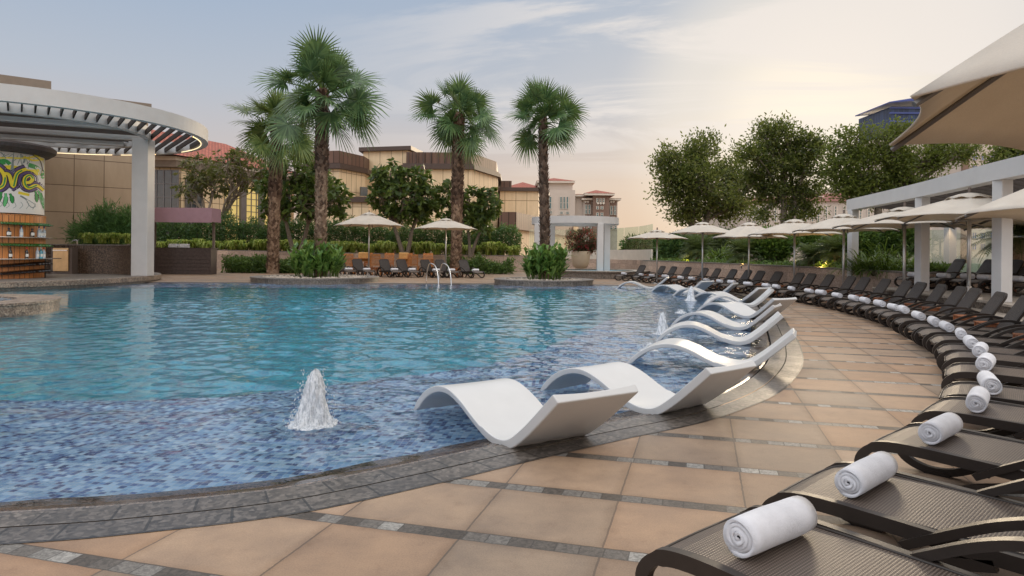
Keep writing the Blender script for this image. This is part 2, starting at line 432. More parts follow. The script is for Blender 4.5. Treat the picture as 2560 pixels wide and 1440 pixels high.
MT['palm2'] = foliage('fan_leaves_yellowing', [(.2, (0.045, 0.075, 0.024)), (.5, (0.090, 0.143, 0.042)), (.85, (0.180, 0.225, 0.068))], rough=.35, trans=.25, big=.35)
MT['plum'] = foliage('rosette_leaves', [(.2, (0.029, 0.058, 0.014)), (.5, (0.072, 0.117, 0.029)), (.8, (0.153, 0.198, 0.047)), (1, (0.306, 0.234, 0.072))], rough=.35)
MT['plumb'] = foliage('sparse_brown_leaves', [(.2, (0.052, 0.058, 0.016)), (.6, (0.117, 0.117, 0.039)), (1, (0.221, 0.143, 0.065))], rough=.4)
MT['tree'] = foliage('dense_leaves', [(.3, (0.026, 0.040, 0.011)), (.5, (0.085, 0.108, 0.027)), (.68, (0.200, 0.205, 0.058)), (1, (0.300, 0.290, 0.090))], rough=.4, trans=.5)
MT['treey'] = foliage('olive_leaves', [(.2, (0.037, 0.058, 0.012)), (.5, (0.093, 0.119, 0.024)), (.8, (0.187, 0.204, 0.051)), (1, (0.306, 0.272, 0.068))], rough=.4, trans=.5)
MT['bush'] = foliage('bright_bush_leaves', [(.2, (.03, .07, .012)), (.5, (.08, .15, .025)), (.85, (.17, .26, .05))])
MT['feather'] = foliage('feathery_leaves', [(.2, (0.032, 0.088, 0.032)), (.5, (0.080, 0.192, 0.064)), (.85, (0.176, 0.336, 0.112))])
MT['cycad'] = foliage('cycad_leaves', [(.2, (0.027, 0.051, 0.024)), (.5, (0.060, 0.090, 0.039)), (.85, (0.128, 0.150, 0.068))], rough=.35)
MT['strap'] = foliage('strap_leaves', [(.2, (.03, .065, .012)), (.5, (.075, .14, .022)), (.85, (.18, .27, .045))], rough=.3)
MT['redleaf'] = foliage('bougainvillea', [(.2, (.05, .07, .03)), (.5, (.13, .12, .06)), (.66, (.20, .14, .09)), (.78, (.42, .05, .06)), (1, (.5, .06, .08))], big=.15, tc=(.3, .2, .1))
MT['bark'] = simple('grey_bark', (.16, .125, .09), .85, .35, 8, bump=.6, bscale=18, bdist=.03)
MT['barkl'] = simple('pale_smooth_bark', (.24, .19, .14), .8, .3, 5, bump=.4, bscale=14, bdist=.02)
MT['palmbark'] = simple('palm_bark', (.27, .18, .12), .9, .5, 7, bump=1, bscale=16, bdist=.05)
MT['boot'] = foliage('palm_boots', [(.2, (.12, .075, .05)), (.5, (.27, .18, .12)), (.85, (.46, .33, .23))], rough=.8, trans=.0, big=.3)
MT['bootd'] = foliage('dark_palm_boots', [(.2, (.06, .036, .024)), (.5, (.15, .095, .065)), (.85, (.27, .18, .125))], rough=.8, trans=.0, big=.3)
MT['tan'] = panels('tan_stone_panels', (.42, .315, .215), 1.57, 1.62, (.15, .10, .065), .02, .03, loc=(-.16, -.60, 0))
MT['beige'] = panels('beige_stone_panels', (.80, .61, .385), 1.55, 3.0, (.20, .12, .06), .03, .06)
MT['beige2'] = panels('small_beige_panels', (.80, .61, .385), 1.0, 2.2, (.22, .13, .07), .03, .06)
MT['copper'] = panels('brown_metal_screen', (.15, .085, .06), .8, 4, (.05, .03, .02), .05, .12, .5)
MT['cornice'] = simple('dark_brown_cornice', (.075, .045, .032), .5, .15, 3)
MT['taupe'] = simple('taupe_cornice', (.24, .19, .145), .6, .08, 3)
MT['redtile'] = panels('red_roof_tiles', (.42, .13, .085), .35, .4, (.2, .055, .04), .05, .15, .7, .5)
MT['hotel'] = simple('pale_hotel_render', (.52, .44, .37), .8, .07, .4)
MT['hotelb'] = simple('brown_hotel_render', (.20, .125, .09), .8, .1, .4)
MT['winteal'] = simple('teal_window_glass', (.05, .12, .13), .12, .3, 1.5, spec=.8)
MT['windark'] = simple('dark_window_glass', (.03, .045, .055), .1, .4, 1.2, spec=.9)
MT['winblue'] = simple('blue_window_glass', (.07, .12, .24), .15, .3, 1.5, spec=.8)
MT['gold'] = N('golden_reflection_glass').set((.5, .4, .15), .15, 0, .6).m
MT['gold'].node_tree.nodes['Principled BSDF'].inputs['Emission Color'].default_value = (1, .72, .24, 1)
MT['gold'].node_tree.nodes['Principled BSDF'].inputs['Emission Strength'].default_value = .42  # weak glow stands in for the sunset reflected in the panes
MT['frame'] = simple('grey_mullion', (.17, .15, .14), .5, .1, 3)
MT['pink'] = simple('dusty_pink_render', (.40, .20, .175), .8, .06, .5)
MT['mauve'] = simple('mauve_canvas', (.36, .22, .26), .8, .06, 3, bump=.2, bscale=60)
MT['darkwood'] = simple('dark_slatted_wood', (.075, .055, .05), .45, .3, 9)
MT['post'] = simple('taupe_post', (.14, .105, .085), .5, .1, 5)
def make_planks(name, c, w=.22):
    m = N(name); uv = m.coord('UV')
    br = m.new('ShaderNodeTexBrick', offset=0)
    br.inputs['Color1'].default_value = (*[x * .8 for x in c], 1); br.inputs['Color2'].default_value = (*[x * 1.15 for x in c], 1); br.inputs['Mortar'].default_value = (.06, .02, .008, 1)
    br.inputs['Scale'].default_value = 1; br.inputs['Brick Width'].default_value = w; br.inputs['Row Height'].default_value = 20; br.inputs['Mortar Size'].default_value = .012
    m.link(uv, br.inputs['Vector'])
    g = m.noise(m.coord('Object', (14, 14, 1.2)), 2, 5, .65)
    m.set(m.mix(1, br.outputs['Color'], m.ramp(g, [(.3, (.72, .68, .62)), (.7, (1.2, 1.15, 1.1))]), 'MULTIPLY'), .4, 0, .5); return m.m
MT['barwood'] = make_planks('honey_planks', (.62, .25, .075))
MT['slats'] = simple('dark_louvre_slat', (.06, .048, .042), .75, .15, 3, spec=.15)
MT['bottleg'] = simple('green_bottle_glass', (.03, .12, .02), .1, .3, 8, spec=.9)
MT['bottled'] = simple('dark_bottle_glass', (.018, .012, .01), .1, .3, 8, spec=.9)
MT['bottlec'] = simple('clear_bottle_glass', (.45, .52, .58), .08, .2, 8, spec=.9)
MT['bottleb'] = simple('blue_bottle_glass', (.1, .35, .45), .08, .2, 8, spec=.9)
MT['label'] = simple('paper_label', (.7, .68, .62), .7)
MT['red'] = simple('red_cap', (.5, .03, .03), .4)
MT['capblue'] = simple('navy_cap', (.03, .05, .2), .4)
MT['led'] = emit('warm_led_strip', (1, .78, .45), 1.6)
MT['terra'] = simple('cream_planter', (.60, .47, .33), .6, .06, 2)
MT['purple'] = simple('purple_mural_paint', (.10, .06, .17), .6)
MT['yellow'] = simple('yellow_mural_paint', (.75, .60, .03), .6)
MT['greenp'] = simple('green_mural_paint', (.03, .28, .06), .6)
MT['greenl'] = simple('light_green_mural_paint', (.12, .5, .17), .6)
MT['ink'] = simple('black_mural_ink', (.02, .015, .02), .6)
MT['inkg'] = simple('grey_mural_ink', (.22, .26, .25), .7)
MT['mural'] = simple('white_mural_ground', (.72, .70, .66), .6, .04, 2)
MT['glasspane'] = glass('balustrade_glass', (.86, .93, .9), .9)
MT['ground'] = simple('far_ground', (.25, .21, .17), .9, .2, .05)
# ------------------------------------------------------------------ camera, world, sun
cam = bpy.data.cameras.new('camera'); cam.lens = 24; cam.sensor_width = 36; cam.shift_y = -(720 - 633) / 2560; cam.clip_start = .05; cam.clip_end = 9000
co = bpy.data.objects.new('camera', cam); COL.objects.link(co); S.camera = co
c_, s_ = math.cos(TILT), math.sin(TILT)
co.matrix_world = Matrix(((c_, -s_, 0, 0), (0, 0, -1, 0), (s_, c_, 0, EYE), (0, 0, 0, 1)))
SUN_AZ = math.radians(24); SUN_EL = math.radians(10)
sd = Vector((math.sin(SUN_AZ) * math.cos(SUN_EL), math.cos(SUN_AZ) * math.cos(SUN_EL), math.sin(SUN_EL)))
w = bpy.data.worlds.new('World'); S.world = w; w.use_nodes = True
nt = w.node_tree; nn = nt.nodes; ll = nt.links
class WN(N):
    def __init__(s): s.t = nt; s.n = nn; s.l = ll
W_ = WN(); bg = nn['Background']
tc = nn.new('ShaderNodeTexCoord'); dv = tc.outputs['Generated']
sp = nn.new('ShaderNodeSeparateXYZ'); ll.new(dv, sp.inputs[0])
z = sp.outputs[2]
zc = W_.math('MAXIMUM', z, 0.0)
# clear-sky columns: cool side (left) and warm side (right)
cool = W_.ramp(zc, [(0, lin((.885, .755, .63))), (.10, lin((.82, .765, .735))), (.22, lin((.725, .755, .80))), (.40, lin((.60, .69, .80))), (.62, (1.15, 1.18, 1.24)), (1, (1.4, 1.4, 1.42))])
warm = W_.ramp(zc, [(0, lin((.90, .78, .66))), (.10, lin((.90, .80, .70))), (.20, lin((.79, .785, .795))), (.40, lin((.67, .72, .785))), (.62, (1.25, 1.22, 1.18)), (1, (1.4, 1.4, 1.42))])
side = W_.math('MULTIPLY_ADD', sp.outputs[0], 1.05, .42); 
cl = nn.new('ShaderNodeClamp'); ll.new(side, cl.inputs[0])
base = W_.mix(cl.outputs[0], cool, warm)
vm = nn.new('ShaderNodeVectorMath'); vm.operation = 'DOT_PRODUCT'; ll.new(dv, vm.inputs[0]); vm.inputs[1].default_value = sd
dt = vm.outputs['Value']
glow = W_.ramp(dt, [(.90, (0, 0, 0)), (.96, (.08, .08, .08)), (.988, (.5, .5, .5)), (1, (.85, .85, .85))], 'EASE')
base = W_.mix(glow, base, (1.06, .95, .79))
# thin wind-drawn cloud, laid on a flat layer overhead
dz = W_.math('ADD', zc, .12)
cx_ = W_.math('DIVIDE', sp.outputs[0], dz); cy_ = W_.math('DIVIDE', sp.outputs[1], dz)
cb = nn.new('ShaderNodeCombineXYZ'); ll.new(cx_, cb.inputs[0]); ll.new(cy_, cb.inputs[1])
mp = nn.new('ShaderNodeMapping'); mp.inputs['Rotation'].default_value = (0, 0, .75); mp.inputs['Scale'].default_value = (.42, 1.15, 1); mp.inputs['Location'].default_value = (2.3, .4, 0); ll.new(cb.outputs[0], mp.inputs[0])
c1 = W_.noise(mp.outputs[0], 1.25, 9, .6, .9)
mp2 = nn.new('ShaderNodeMapping'); mp2.inputs['Scale'].default_value = (.35, .35, 1); mp2.inputs['Location'].default_value = (5.2, 1.3, 0); ll.new(cb.outputs[0], mp2.inputs[0])
c2 = W_.noise(mp2.outputs[0], .8, 3, .5)
cf = W_.math('MULTIPLY', W_.ramp(c1, [(.44, (0, 0, 0)), (.56, (1, 1, 1))], 'EASE'), W_.ramp(c2, [(.30, (.2, .2, .2)), (.45, (1, 1, 1))], 'EASE'))
sf_ = nn.new('ShaderNodeClamp'); ll.new(W_.math('MULTIPLY_ADD', sp.outputs[0], 2.2, .62), sf_.inputs[0])
cf = W_.math('MULTIPLY', W_.math('MULTIPLY', cf, sf_.outputs[0]), W_.ramp(zc, [(.08, (0, 0, 0)), (.22, (.85, .85, .85))]))
base = W_.mix(cf, base, (.86, .80, .75))
# sky behind the viewer and overhead raised beyond the evening dome as added fill
bk = nn.new('ShaderNodeMapRange'); bk.interpolation_type = 'SMOOTHSTEP'; ll.new(sp.outputs[1], bk.inputs[0]); bk.inputs[1].default_value = .25; bk.inputs[2].default_value = -.5; bk.inputs[3].default_value = 1; bk.inputs[4].default_value = 1.85
bv = nn.new('ShaderNodeVectorMath'); bv.operation = 'SCALE'; ll.new(base, bv.inputs[0]); ll.new(bk.outputs[0], bv.inputs['Scale']); base = bv.outputs[0]
# physical sky gives the underlying blue
sky = nn.new('ShaderNodeTexSky'); sky.sky_type = 'NISHITA'; sky.sun_disc = False; sky.sun_elevation = SUN_EL; sky.sun_rotation = SUN_AZ
sky.air_density = 1; sky.dust_density = 3
sk = nn.new('ShaderNodeVectorMath'); sk.operation = 'SCALE'; sk.inputs['Scale'].default_value = 1.0; ll.new(sky.outputs[0], sk.inputs[0])
# base is authored in display units, so it is divided by the background strength
SKY_ST = .1
bs = nn.new('ShaderNodeVectorMath'); bs.operation = 'SCALE'; bs.inputs['Scale'].default_value = 1 / SKY_ST; ll.new(base, bs.inputs[0])
fin = W_.mix(.012, bs.outputs[0], sk.outputs[0])
ll.new(fin, bg.inputs[0]); bg.inputs[1].default_value = SKY_ST
sun = bpy.data.lights.new('sun', 'SUN'); sun.energy = 1.5; sun.angle = math.radians(12); sun.color = (1, .80, .56)
so = bpy.data.objects.new('sun', sun); COL.objects.link(so); so.rotation_euler = (-sd).to_track_quat('-Z', 'Y').to_euler()
S.view_settings.view_transform = 'Standard'; S.view_settings.look = 'None'; S.view_settings.exposure = 0; S.view_settings.gamma = 1
S.cycles.use_denoising = True
S.cycles.max_bounces = 8; S.cycles.diffuse_bounces = 3; S.cycles.glossy_bounces = 3; S.cycles.transmission_bounces = 6; S.cycles.transparent_max_bounces = 12
S.cycles.sample_clamp_indirect = 4
# ------------------------------------------------------------------ pool outline
OUT = [(-2.74, 3.70), (-2.1, 3.86), (-1.3, 4.17), (-.55, 4.70), (.1, 5.22), (1.0, 5.92), (1.98, 6.66), (3.11, 7.95), (4.19, 9.85), (5.04, 11.9), (5.75, 13.9), (7.0, 17.6), (8.1, 20.9), (9.1, 24.4), (9.7, 28.0), (9.3, 31.4), (7.6, 34.2), (5.0, 35.6), (.4, 36.0), (-5.8, 35.4), (-11.7, 34.9), (-17.7, 34.5), (-26, 35), (-38, 33), (-45, 22), (-38, 10), (-24, 5.5), (-12, 4.2), (-6.5, 3.5), (-4.2, 3.45)]
def spline(P, k=8, closed=True):
    n = len(P); r = []
    for i in range(n if closed else n - 1):
        a, b, c, d = [Vector(P[(i + j) % n] if closed else P[max(0, min(n - 1, i + j))]) for j in (-1, 0, 1, 2)]
        for q in range(k):
            t = q / k
            r.append(.5 * ((2 * b) + (c - a) * t + (2 * a - 5 * b + 4 * c - d) * t * t + (3 * b - a - 3 * c + d) * t ** 3))
    if not closed: r.append(Vector(P[-1]))
    return r
RO = spline(OUT, 10)
nR = len(RO)
def offs(d, P=RO):
    n = len(P); r = []
    for i in range(n):
        t = (P[(i + 1) % n] - P[i - 1]).normalized()
        r.append(P[i] + Vector((-t.y, t.x)) * d)      # inwards (outline runs counter-clockwise)
    return r
arc = [0]
for i in range(nR): arc.append(arc[-1] + (RO[(i + 1) % nR] - RO[i]).length)
def strip(d0, z0, d1, z1, mb=None):
    A, B = offs(d0), offs(d1); mb = mb or MB(); n = nR
    vs = [(p.x, p.y, z0) for p in A] + [(p.x, p.y, z1) for p in B]
    fs = []; uv = []
    for i in range(n):
        j = (i + 1) % n
        fs.append((i, j, n + j, n + i)); uv.append([(arc[i], d0), (arc[i + 1], d0), (arc[i + 1], d1), (arc[i], d1)])
    return mb.add(vs, fs, uv)
# deck sheet from the pool's rim outwards, ground beyond it
CX, CY, RD = -4, 20, 130
vs = [(p.x, p.y, 0) for p in RO]; fs = []
ang = [math.atan2(p.y - CY, p.x - CX) for p in RO]
vs += [(CX + RD * math.cos(a), CY + RD * math.sin(a), 0) for a in ang]
for i in range(nR): j = (i + 1) % nR; fs.append((j, i, nR + i, nR + j))
deck = MB().add(vs, fs).build('pool_deck', MT['deck']); struct(deck)
vs = [(CX + RD * math.cos(a), CY + RD * math.sin(a), 0) for a in ang] + [(CX + 6000 * math.cos(a), CY + 6000 * math.sin(a), -2) for a in ang]
struct(MB().add(vs, [((i + 1) % nR, i, nR + i, nR + (i + 1) % nR) for i in range(nR)]).build('ground', MT['ground']))
mb = MB(); strip(-.014, .004, .232, .004, mb); strip(.246, .004, .48, .004, mb)
struct(mb.build('pool_paver_rim', MT['ring']))
mb = MB(); strip(.225, -.01, .255, -.01, mb); strip(.48, .004, .48, -.12, mb); strip(.48, -.12, .51, -.12, mb); strip(.51, -.12, .51, -.012, mb)
struct(mb.build('overflow_slot', MT['slot']))
mb = MB(); strip(.51, -.012, .54, -.006, mb); strip(.54, -.006, .82, -.055, mb)
struct(mb.build('wet_edge', MT['ledge']))
mb = MB(); strip(.82, -.055, .82, -.30, mb); strip(.82, -.30, 4.2, -.33, mb)
struct(mb.build('pool_shelf', MT['mosaic']))
mb = MB(); strip(4.2, -.33, 4.25, -1.4, mb)
I = offs(4.25); mb.add([(p.x, p.y, -1.4) for p in I], [tuple(range(nR))])
struct(mb.build('pool_floor', MT['deep']))
# rippled water surface, finer mesh in the near shallows; rings spread from the water jets
JETS = [(783, 1062), (1655, 836), (1727, 752), (1622, 878), (1702, 783)]
def water_height(x, y):
    rw = np.random.default_rng(3); h = np.zeros_like(x)
    env = np.clip((y - 4.5) / 9, 0, 1); env = env * env * (3 - 2 * env)
    mod = .75 + .45 * np.sin(x * .31 + 1.3 * np.sin(y * .17) + .4) * np.sin(y * .23 + .7 * np.sin(x * .21))
    for i in range(90):
        lam = .15 * (8.0 ** rw.random()); th = rw.normal() * .75 + 1.45; k = 2 * PI / lam
        sl = .026 if lam < .45 else .015
        ph = rw.random() * 6.28
        w_ = env * 1.0 + (1 - env) * (.14 if lam < .5 else .38)
        h += sl / k * np.sin(k * (x * np.cos(th) + y * np.sin(th)) + ph + .8 * np.sin(.5 * x + i) + .6 * np.sin(.4 * y + 2 * i)) * w_
    h *= mod
    for jx, jy in JETS:
        cx, cy = G(jx, jy, -.03); r = np.hypot(x - cx, y - cy)
        h += .10 * .20 / (2 * PI) * 1.3 * np.exp(-r / 1.1) * np.sin(2 * PI * r / .20 + .8 * np.sin(3 * np.arctan2(y - cy, x - cx)) + 2.2 * np.sin(r * 3)) 
    return h
IO = np.array([tuple(p) for p in offs(.56)])
def inside(x, y):
    r = np.zeros(x.shape, bool); n = len(IO)
    for i in range(n):
        x0, y0 = IO[i]; x1, y1 = IO[(i + 1) % n]
        if y0 == y1: continue
        c = ((y0 > y) != (y1 > y)) & (x < (x1 - x0) * (y - y0) / (y1 - y0) + x0); r ^= c
    return r
xs = np.concatenate([np.arange(-44, -12, .5), np.arange(-12, 7.2, .045), np.arange(7.2, 11, .15)])
ys = [3.6]; 
while ys[-1] < 37: ys.append(ys[-1] + max(.032, min(.14, .0045 * ys[-1])))
ys = np.array(ys); XX, YY = np.meshgrid(xs, ys); ins = inside(XX, YY); HH = water_height(XX, YY) - .03
nx_ = len(xs); idx = -np.ones(XX.shape, dtype=np.int64); idx[ins] = np.arange(ins.sum())
ok = ins[:-1, :-1] & ins[1:, :-1] & ins[:-1, 1:] & ins[1:, 1:]
Fq = np.stack([idx[:-1, :-1][ok], idx[:-1, 1:][ok], idx[1:, 1:][ok], idx[1:, :-1][ok]], 1)
me = bpy.data.meshes.new('pool_water'); nv = int(ins.sum()); nf = len(Fq)
me.vertices.add(nv); me.vertices.foreach_set('co', np.stack([XX[ins], YY[ins], HH[ins]], 1).astype(np.float32).reshape(-1))
me.loops.add(nf * 4); me.loops.foreach_set('vertex_index', Fq.astype(np.int32).reshape(-1))
me.polygons.add(nf); me.polygons.foreach_set('loop_start', np.arange(0, nf * 4, 4, dtype=np.int32)); me.polygons.foreach_set('loop_total', np.full(nf, 4, dtype=np.int32))
me.polygons.foreach_set('use_smooth', [True] * nf); me.update(calc_edges=True); me.materials.append(MT['water'])
o = bpy.data.objects.new('pool_water', me); COL.objects.link(o); struct(o)
# ------------------------------------------------------------------ sun loungers (foot at x=0, head towards +x)
def smooth_path(P, k=5): return spline([Vector(p) for p in P], k, False)
def make_lounger(head_z=.94, backmat='sling2'):
    root = thing('sun_lounger', (0, 0, 0), '', 'sun lounger')
    W = .33
    # side frames: a rail with rounded foot loop, a rear leg and a swept armrest
    for s in (-1, 1):
        y = s * W
        def ribbon(path, hw, ht, mb):
            P = path; m = len(P); vs = []; fs = []
            for i, p in enumerate(P):
                t = (P[min(i + 1, m - 1)] - P[max(i - 1, 0)]).normalized(); nrm = Vector((-t.z, 0, t.x))
                h_ = ht[i] if isinstance(ht, list) else ht
                for a, b in ((-1, -1), (1, -1), (1, 1), (-1, 1)):
                    vs.append(p + Vector((0, a * hw, 0)) + nrm * (b * h_))
            for i in range(m - 1):
                for k in range(4): fs.append((i * 4 + k, i * 4 + (k + 1) % 4, (i + 1) * 4 + (k + 1) % 4, (i + 1) * 4 + k))
            fs += [(3, 2, 1, 0), tuple((m - 1) * 4 + k for k in range(4))]
            mb.add(vs, fs)
        mb = MB()
        ribbon(smooth_path([(1.36, y, .30), (.9, y, .305), (.5, y, .325), (.2, y, .335), (.06, y, .30), (.0, y, .2), (.04, y, .09), (.15, y, .03), (.29, y, .035), (.42, y, .10), (.55, y, .17), (.7, y, .22), (.86, y, .27)], 5), .02, [.034] * 20 + [.026] * 41, mb)
        mb.box((.22, y, .015), (.14, .05, .03))
        mb.build('side_frame', MT['rail'], root, smooth=False)
        mb = MB()
        ribbon(smooth_path([(.56, y * 1.02, .25), (.72, y * 1.05, .36), (.88, y * 1.08, .46), (1.03, y * 1.09, .515), (1.2, y * 1.09, .52), (1.36, y * 1.07, .45), (1.5, y * 1.03, .3), (1.6, y, .12), (1.66, y, .02)], 5), .026, .02, mb)
        mb.build('armrest', MT['rail'], root)
        mb = MB()
        ribbon(smooth_path([(.98, y, .29), (1.04, y, .16), (1.16, y, .04), (1.30, y, .03), (1.42, y, .12), (1.5, y, .26)], 5), .02, .026, mb)
        mb.build('leg', MT['rail'], root)
    # seat panel, crowned and rolling down at the foot end
    nx, ny = 22, 8; vs = []; 
    xs = [0.0, .012, .035, .07, .12] + [.18 + (1.2 - .18) * i / (nx - 5) for i in range(nx - 4)]
    for i, x in enumerate(xs):
        roll = max(0, 1 - x / .17) ** 2 * .075
        wd = (W - .022) * (1 - max(0, 1 - x / .10) ** 2 * .32)
        for j in range(ny + 1):
            v = j / ny * 2 - 1
            z0 = .350 - roll + .004 * (1 - v * v) - .03 * max(0, (x - .3) / .9) ** 1.5
            vs.append((x + .005, v * wd, z0))
    m = ny + 1; n = len(xs); k = len(vs)
    vs += [(a, b, c - .02) for a, b, c in vs]
    fs = []
    for i in range(n - 1):
        for j in range(ny):
            a = i * m + j; fs.append((a, a + m, a + m + 1, a + 1)); fs.append((k + a, k + a + 1, k + a + m + 1, k + a + m))
    edge = [i * m for i in range(n)] + [(n - 1) * m + j for j in range(1, m)] + [i * m + ny for i in range(n - 2, -1, -1)] + [j for j in range(ny - 1, 0, -1)]
    for a, b in zip(edge, edge[1:] + edge[:1]): fs.append((a, b, k + b, k + a))
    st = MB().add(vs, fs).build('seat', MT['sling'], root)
    mb = MB()
    E_ = [vs[e] for e in edge]; mb.tube([(p[0], p[1], p[2] + .002) for p in E_ + E_[:1]], .0085, 6, cap=False)
    mb.build('piping', MT['rail'], st, smooth=True)
    # backrest
    x0, z0 = 1.17, .32; L = .69; zt = head_z - z0; an = math.asin(min(.97, zt / L))
    ux, uz = math.cos(an), math.sin(an)
    def outline(hw, l0, l1, r):
        pts = [(l0, -hw), (l0, hw)]
        for q in range(7):
            t = q / 6 * PI / 2; pts.append((l1 - r + r * math.sin(t), hw * .93 - r + r * math.cos(t)))
        for q in range(7):
            t = PI / 2 - q / 6 * PI / 2; pts.append((l1 - r + r * math.sin(t), -(hw * .93 - r + r * math.cos(t))))
        return pts
    def slab(pts, off, th, mb):
        n = len(pts); A = []; 
        for l, yy in pts:
            c = .03 * math.sin(min(1, max(0, l / L)) * PI)
            A.append((x0 + l * ux + uz * (c - off), yy, z0 + l * uz - ux * (c - off)))
        B = [(a + uz * th, b, c - ux * th) for a, b, c in A]
        return mb.add(A + B, [tuple(range(n)), tuple(range(2 * n - 1, n - 1, -1))] + [(i, n + i, n + (i + 1) % n, (i + 1) % n) for i in range(n)])
    bf = slab(outline(W - .02, 0, L, .11), 0, .035, MB()).build('backrest', MT['rail'], root)
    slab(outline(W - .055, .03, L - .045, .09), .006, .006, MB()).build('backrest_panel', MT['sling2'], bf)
    mb = MB(); mb.tube([(1.45, -W + .05, .30), (1.0, -W + .05, .27)], .012, 6); mb.box((1.3, 0, .28), (.04, 2 * W, .03))
    mb.box((.6, 0, .27), (.04, 2 * W, .03))
    mb.build('crossbar', MT['rail'], root)
    return root
def make_towel_roll():
    """a terry towel rolled into a spiral, axis along y, resting on z=0"""
    mb = MB(); R = .088; Ln = .5; turns = 4.35; nseg = 110
    th0 = turns * 2 * PI
    rs = lambda t: .012 + (R - .012) * (t / th0)
    ny = 9; P = []
    for i in range(nseg + 1):
        t = th0 * i / nseg
        r = rs(t) * (1 + .02 * math.sin(3 * t + 1)) - (R - .012) / turns * .8 * max(0, (t - th0 + 1.3) / 1.3) ** 1.5; P.append((r * math.cos(-t), r * math.sin(-t) * .96))
    gap = (R - .012) / turns * .96
    vs = []; fs = []
    for i, (px_, pz_) in enumerate(P):
        t = th0 * i / nseg; r = math.hypot(px_, pz_); ri = max(.002, r - gap)
        wob = .006 * math.sin(t * .7) + .004 * math.sin(t * 2.3)
        for j in range(ny):
            u = j / (ny - 1); yy = (u - .5) * (Ln - .05 * abs(math.sin(t * .5)) * 0) + (wob if j in (0, ny - 1) else 0) * (1 if j == 0 else -1)
            bul = 1 + .025 * math.sin(u * PI) + .012 * math.sin(u * 9 + t)
            if j in (0, ny - 1): bul *= .975
            vs.append((px_ * bul, yy, pz_ * bul)); 
        for j in (0, ny - 1):
            yy = (-.5 if j == 0 else .5) * (Ln - .012)
            vs.append((px_ * ri / r, yy, pz_ * ri / r))
    m = ny + 2
    for i in range(nseg):
        a = i * m; b = a + m
        for j in range(ny - 1): fs.append((a + j, b + j, b + j + 1, a + j + 1))
        fs.append((a + ny, b + ny, b, a)); fs.append((a + ny - 1, b + ny - 1, b + ny + 1, a + ny + 1))
    vs = [(x, y, z + R * .97) for x, y, z in vs]
    o = mb.add(vs, fs).build('rolled_towel', MT['towel'], smooth=False)
    me = o.data
    me.polygons.foreach_set('use_smooth', [True] * len(me.polygons))
    return o
def make_side_table():
    root = thing('side_table', (0, 0, 0), '', 'side table')
    mb = MB()
    for i in range(5): mb.box((0, -.16 + .08 * i, .395), (.44, .072, .022), bev=.004)
    mb.build('table_top', MT['teak'], root)
    for sx in (-1, 1):
        for sy in (-1, 1): MB().box((sx * .19, sy * .17, .19), (.045, .045, .38)).build('leg', MT['teak'], root)
    mb = MB(); mb.box((0, -.17, .345), (.34, .02, .06)); mb.box((0, .17, .345), (.34, .02, .06)); mb.box((.19, 0, .345), (.02, .30, .06)); mb.box((-.19, 0, .345), (.02, .30, .06))
    mb.build('apron', MT['teak'], root)
    return root
LP = make_lounger(); TP = make_towel_roll(); TB = make_side_table()
used = {'L': 0, 'T': 0, 'B': 0}
def inst(key, proto):
    used[key] += 1
    return proto if used[key] == 1 else copy_tree(proto)
SEAT = .353
def put_lounger(tx, ty, dr, z, sc, label, group, tlabel, tgroup, tow=.315, trz=0, head=True):
    """tx,ty: ground point below the towel; dr: heading foot->head"""
    o = inst('L', LP)
    d = Vector((math.cos(dr), math.sin(dr)))
    o.location = (tx - d.x * tow * sc[0], ty - d.y * tow * sc[0], z); o.rotation_euler = (0, 0, dr); o.scale = sc
    tag(o, label, 'sun lounger', group)
    t = inst('T', TP)
    t.location = (tx, ty, z + (SEAT - .002) * sc[2]); t.rotation_euler = (0, 0, dr + trz); q_ = random.uniform(.93, 1.06); t.scale = (q_, random.uniform(.92, 1.06), q_)
    tag(t, tlabel, 'towel', tgroup)
    return o, t
TW = [(1925, 1322), (2165, 1190), (2350, 1075), (2443, 1002), (2471, 961), (2463, 910), (2450, 877), (2426, 859), (2401, 836), (2365, 818), (2334, 806), (2295, 791), (2257, 779.5), (2233, 771.5), (2197, 762), (2161, 754.5), (2134, 749), (2091, 741.7), (2051, 735), (2022, 730.5), (1978, 723.5), (1940, 719), (1915.5, 716), (1868.5, 712), (1828, 708.7), (1798, 706), (1765, 702.5), (1728, 699), (1701, 697), (1663.5, 693.5), (1629, 691), (1602.5, 689), (1559.6, 686.5)]
CP = [(0.2, 2.2), (1.14, 2.99), (1.96, 3.78), (3.0, 4.77), (3.93, 5.75), (4.5, 6.5), (5.38, 7.74), (6.05, 8.8), (6.5, 9.6), (7.03, 10.68), (7.5, 11.8), (7.85, 12.7), (8.24, 13.83), (8.86, 15.85), (9.37, 18.13), (9.75, 20.6), (9.95, 23.0), (10.0, 25.2), (9.78, 27.7), (9.35, 30.3), (8.85, 33.3), (8.35, 36.0), (7.75, 38.3), (7.25, 40.0), (6.65, 41.4), (6.0, 42.5)]
CS = spline(CP, 30, False)
SCL = (1.2, 1.15, 1.0)
row = []
for i, (px, py) in enumerate(TW):
    if i < 12: q = Vector(G(px, py, .415 if i > 0 else .42))
    else:
        q = min(CS[300:], key=lambda p: abs((p.x / p.y) - Xat(px, 1, py)))
    k = min(range(2, len(CS) - 2), key=lambda k: (CS[k] - q).length)
    t = (CS[min(k + 12, len(CS) - 1)] - CS[max(k - 12, 0)]).normalized()
    row.append((q, math.atan2(-t.x, t.y)))
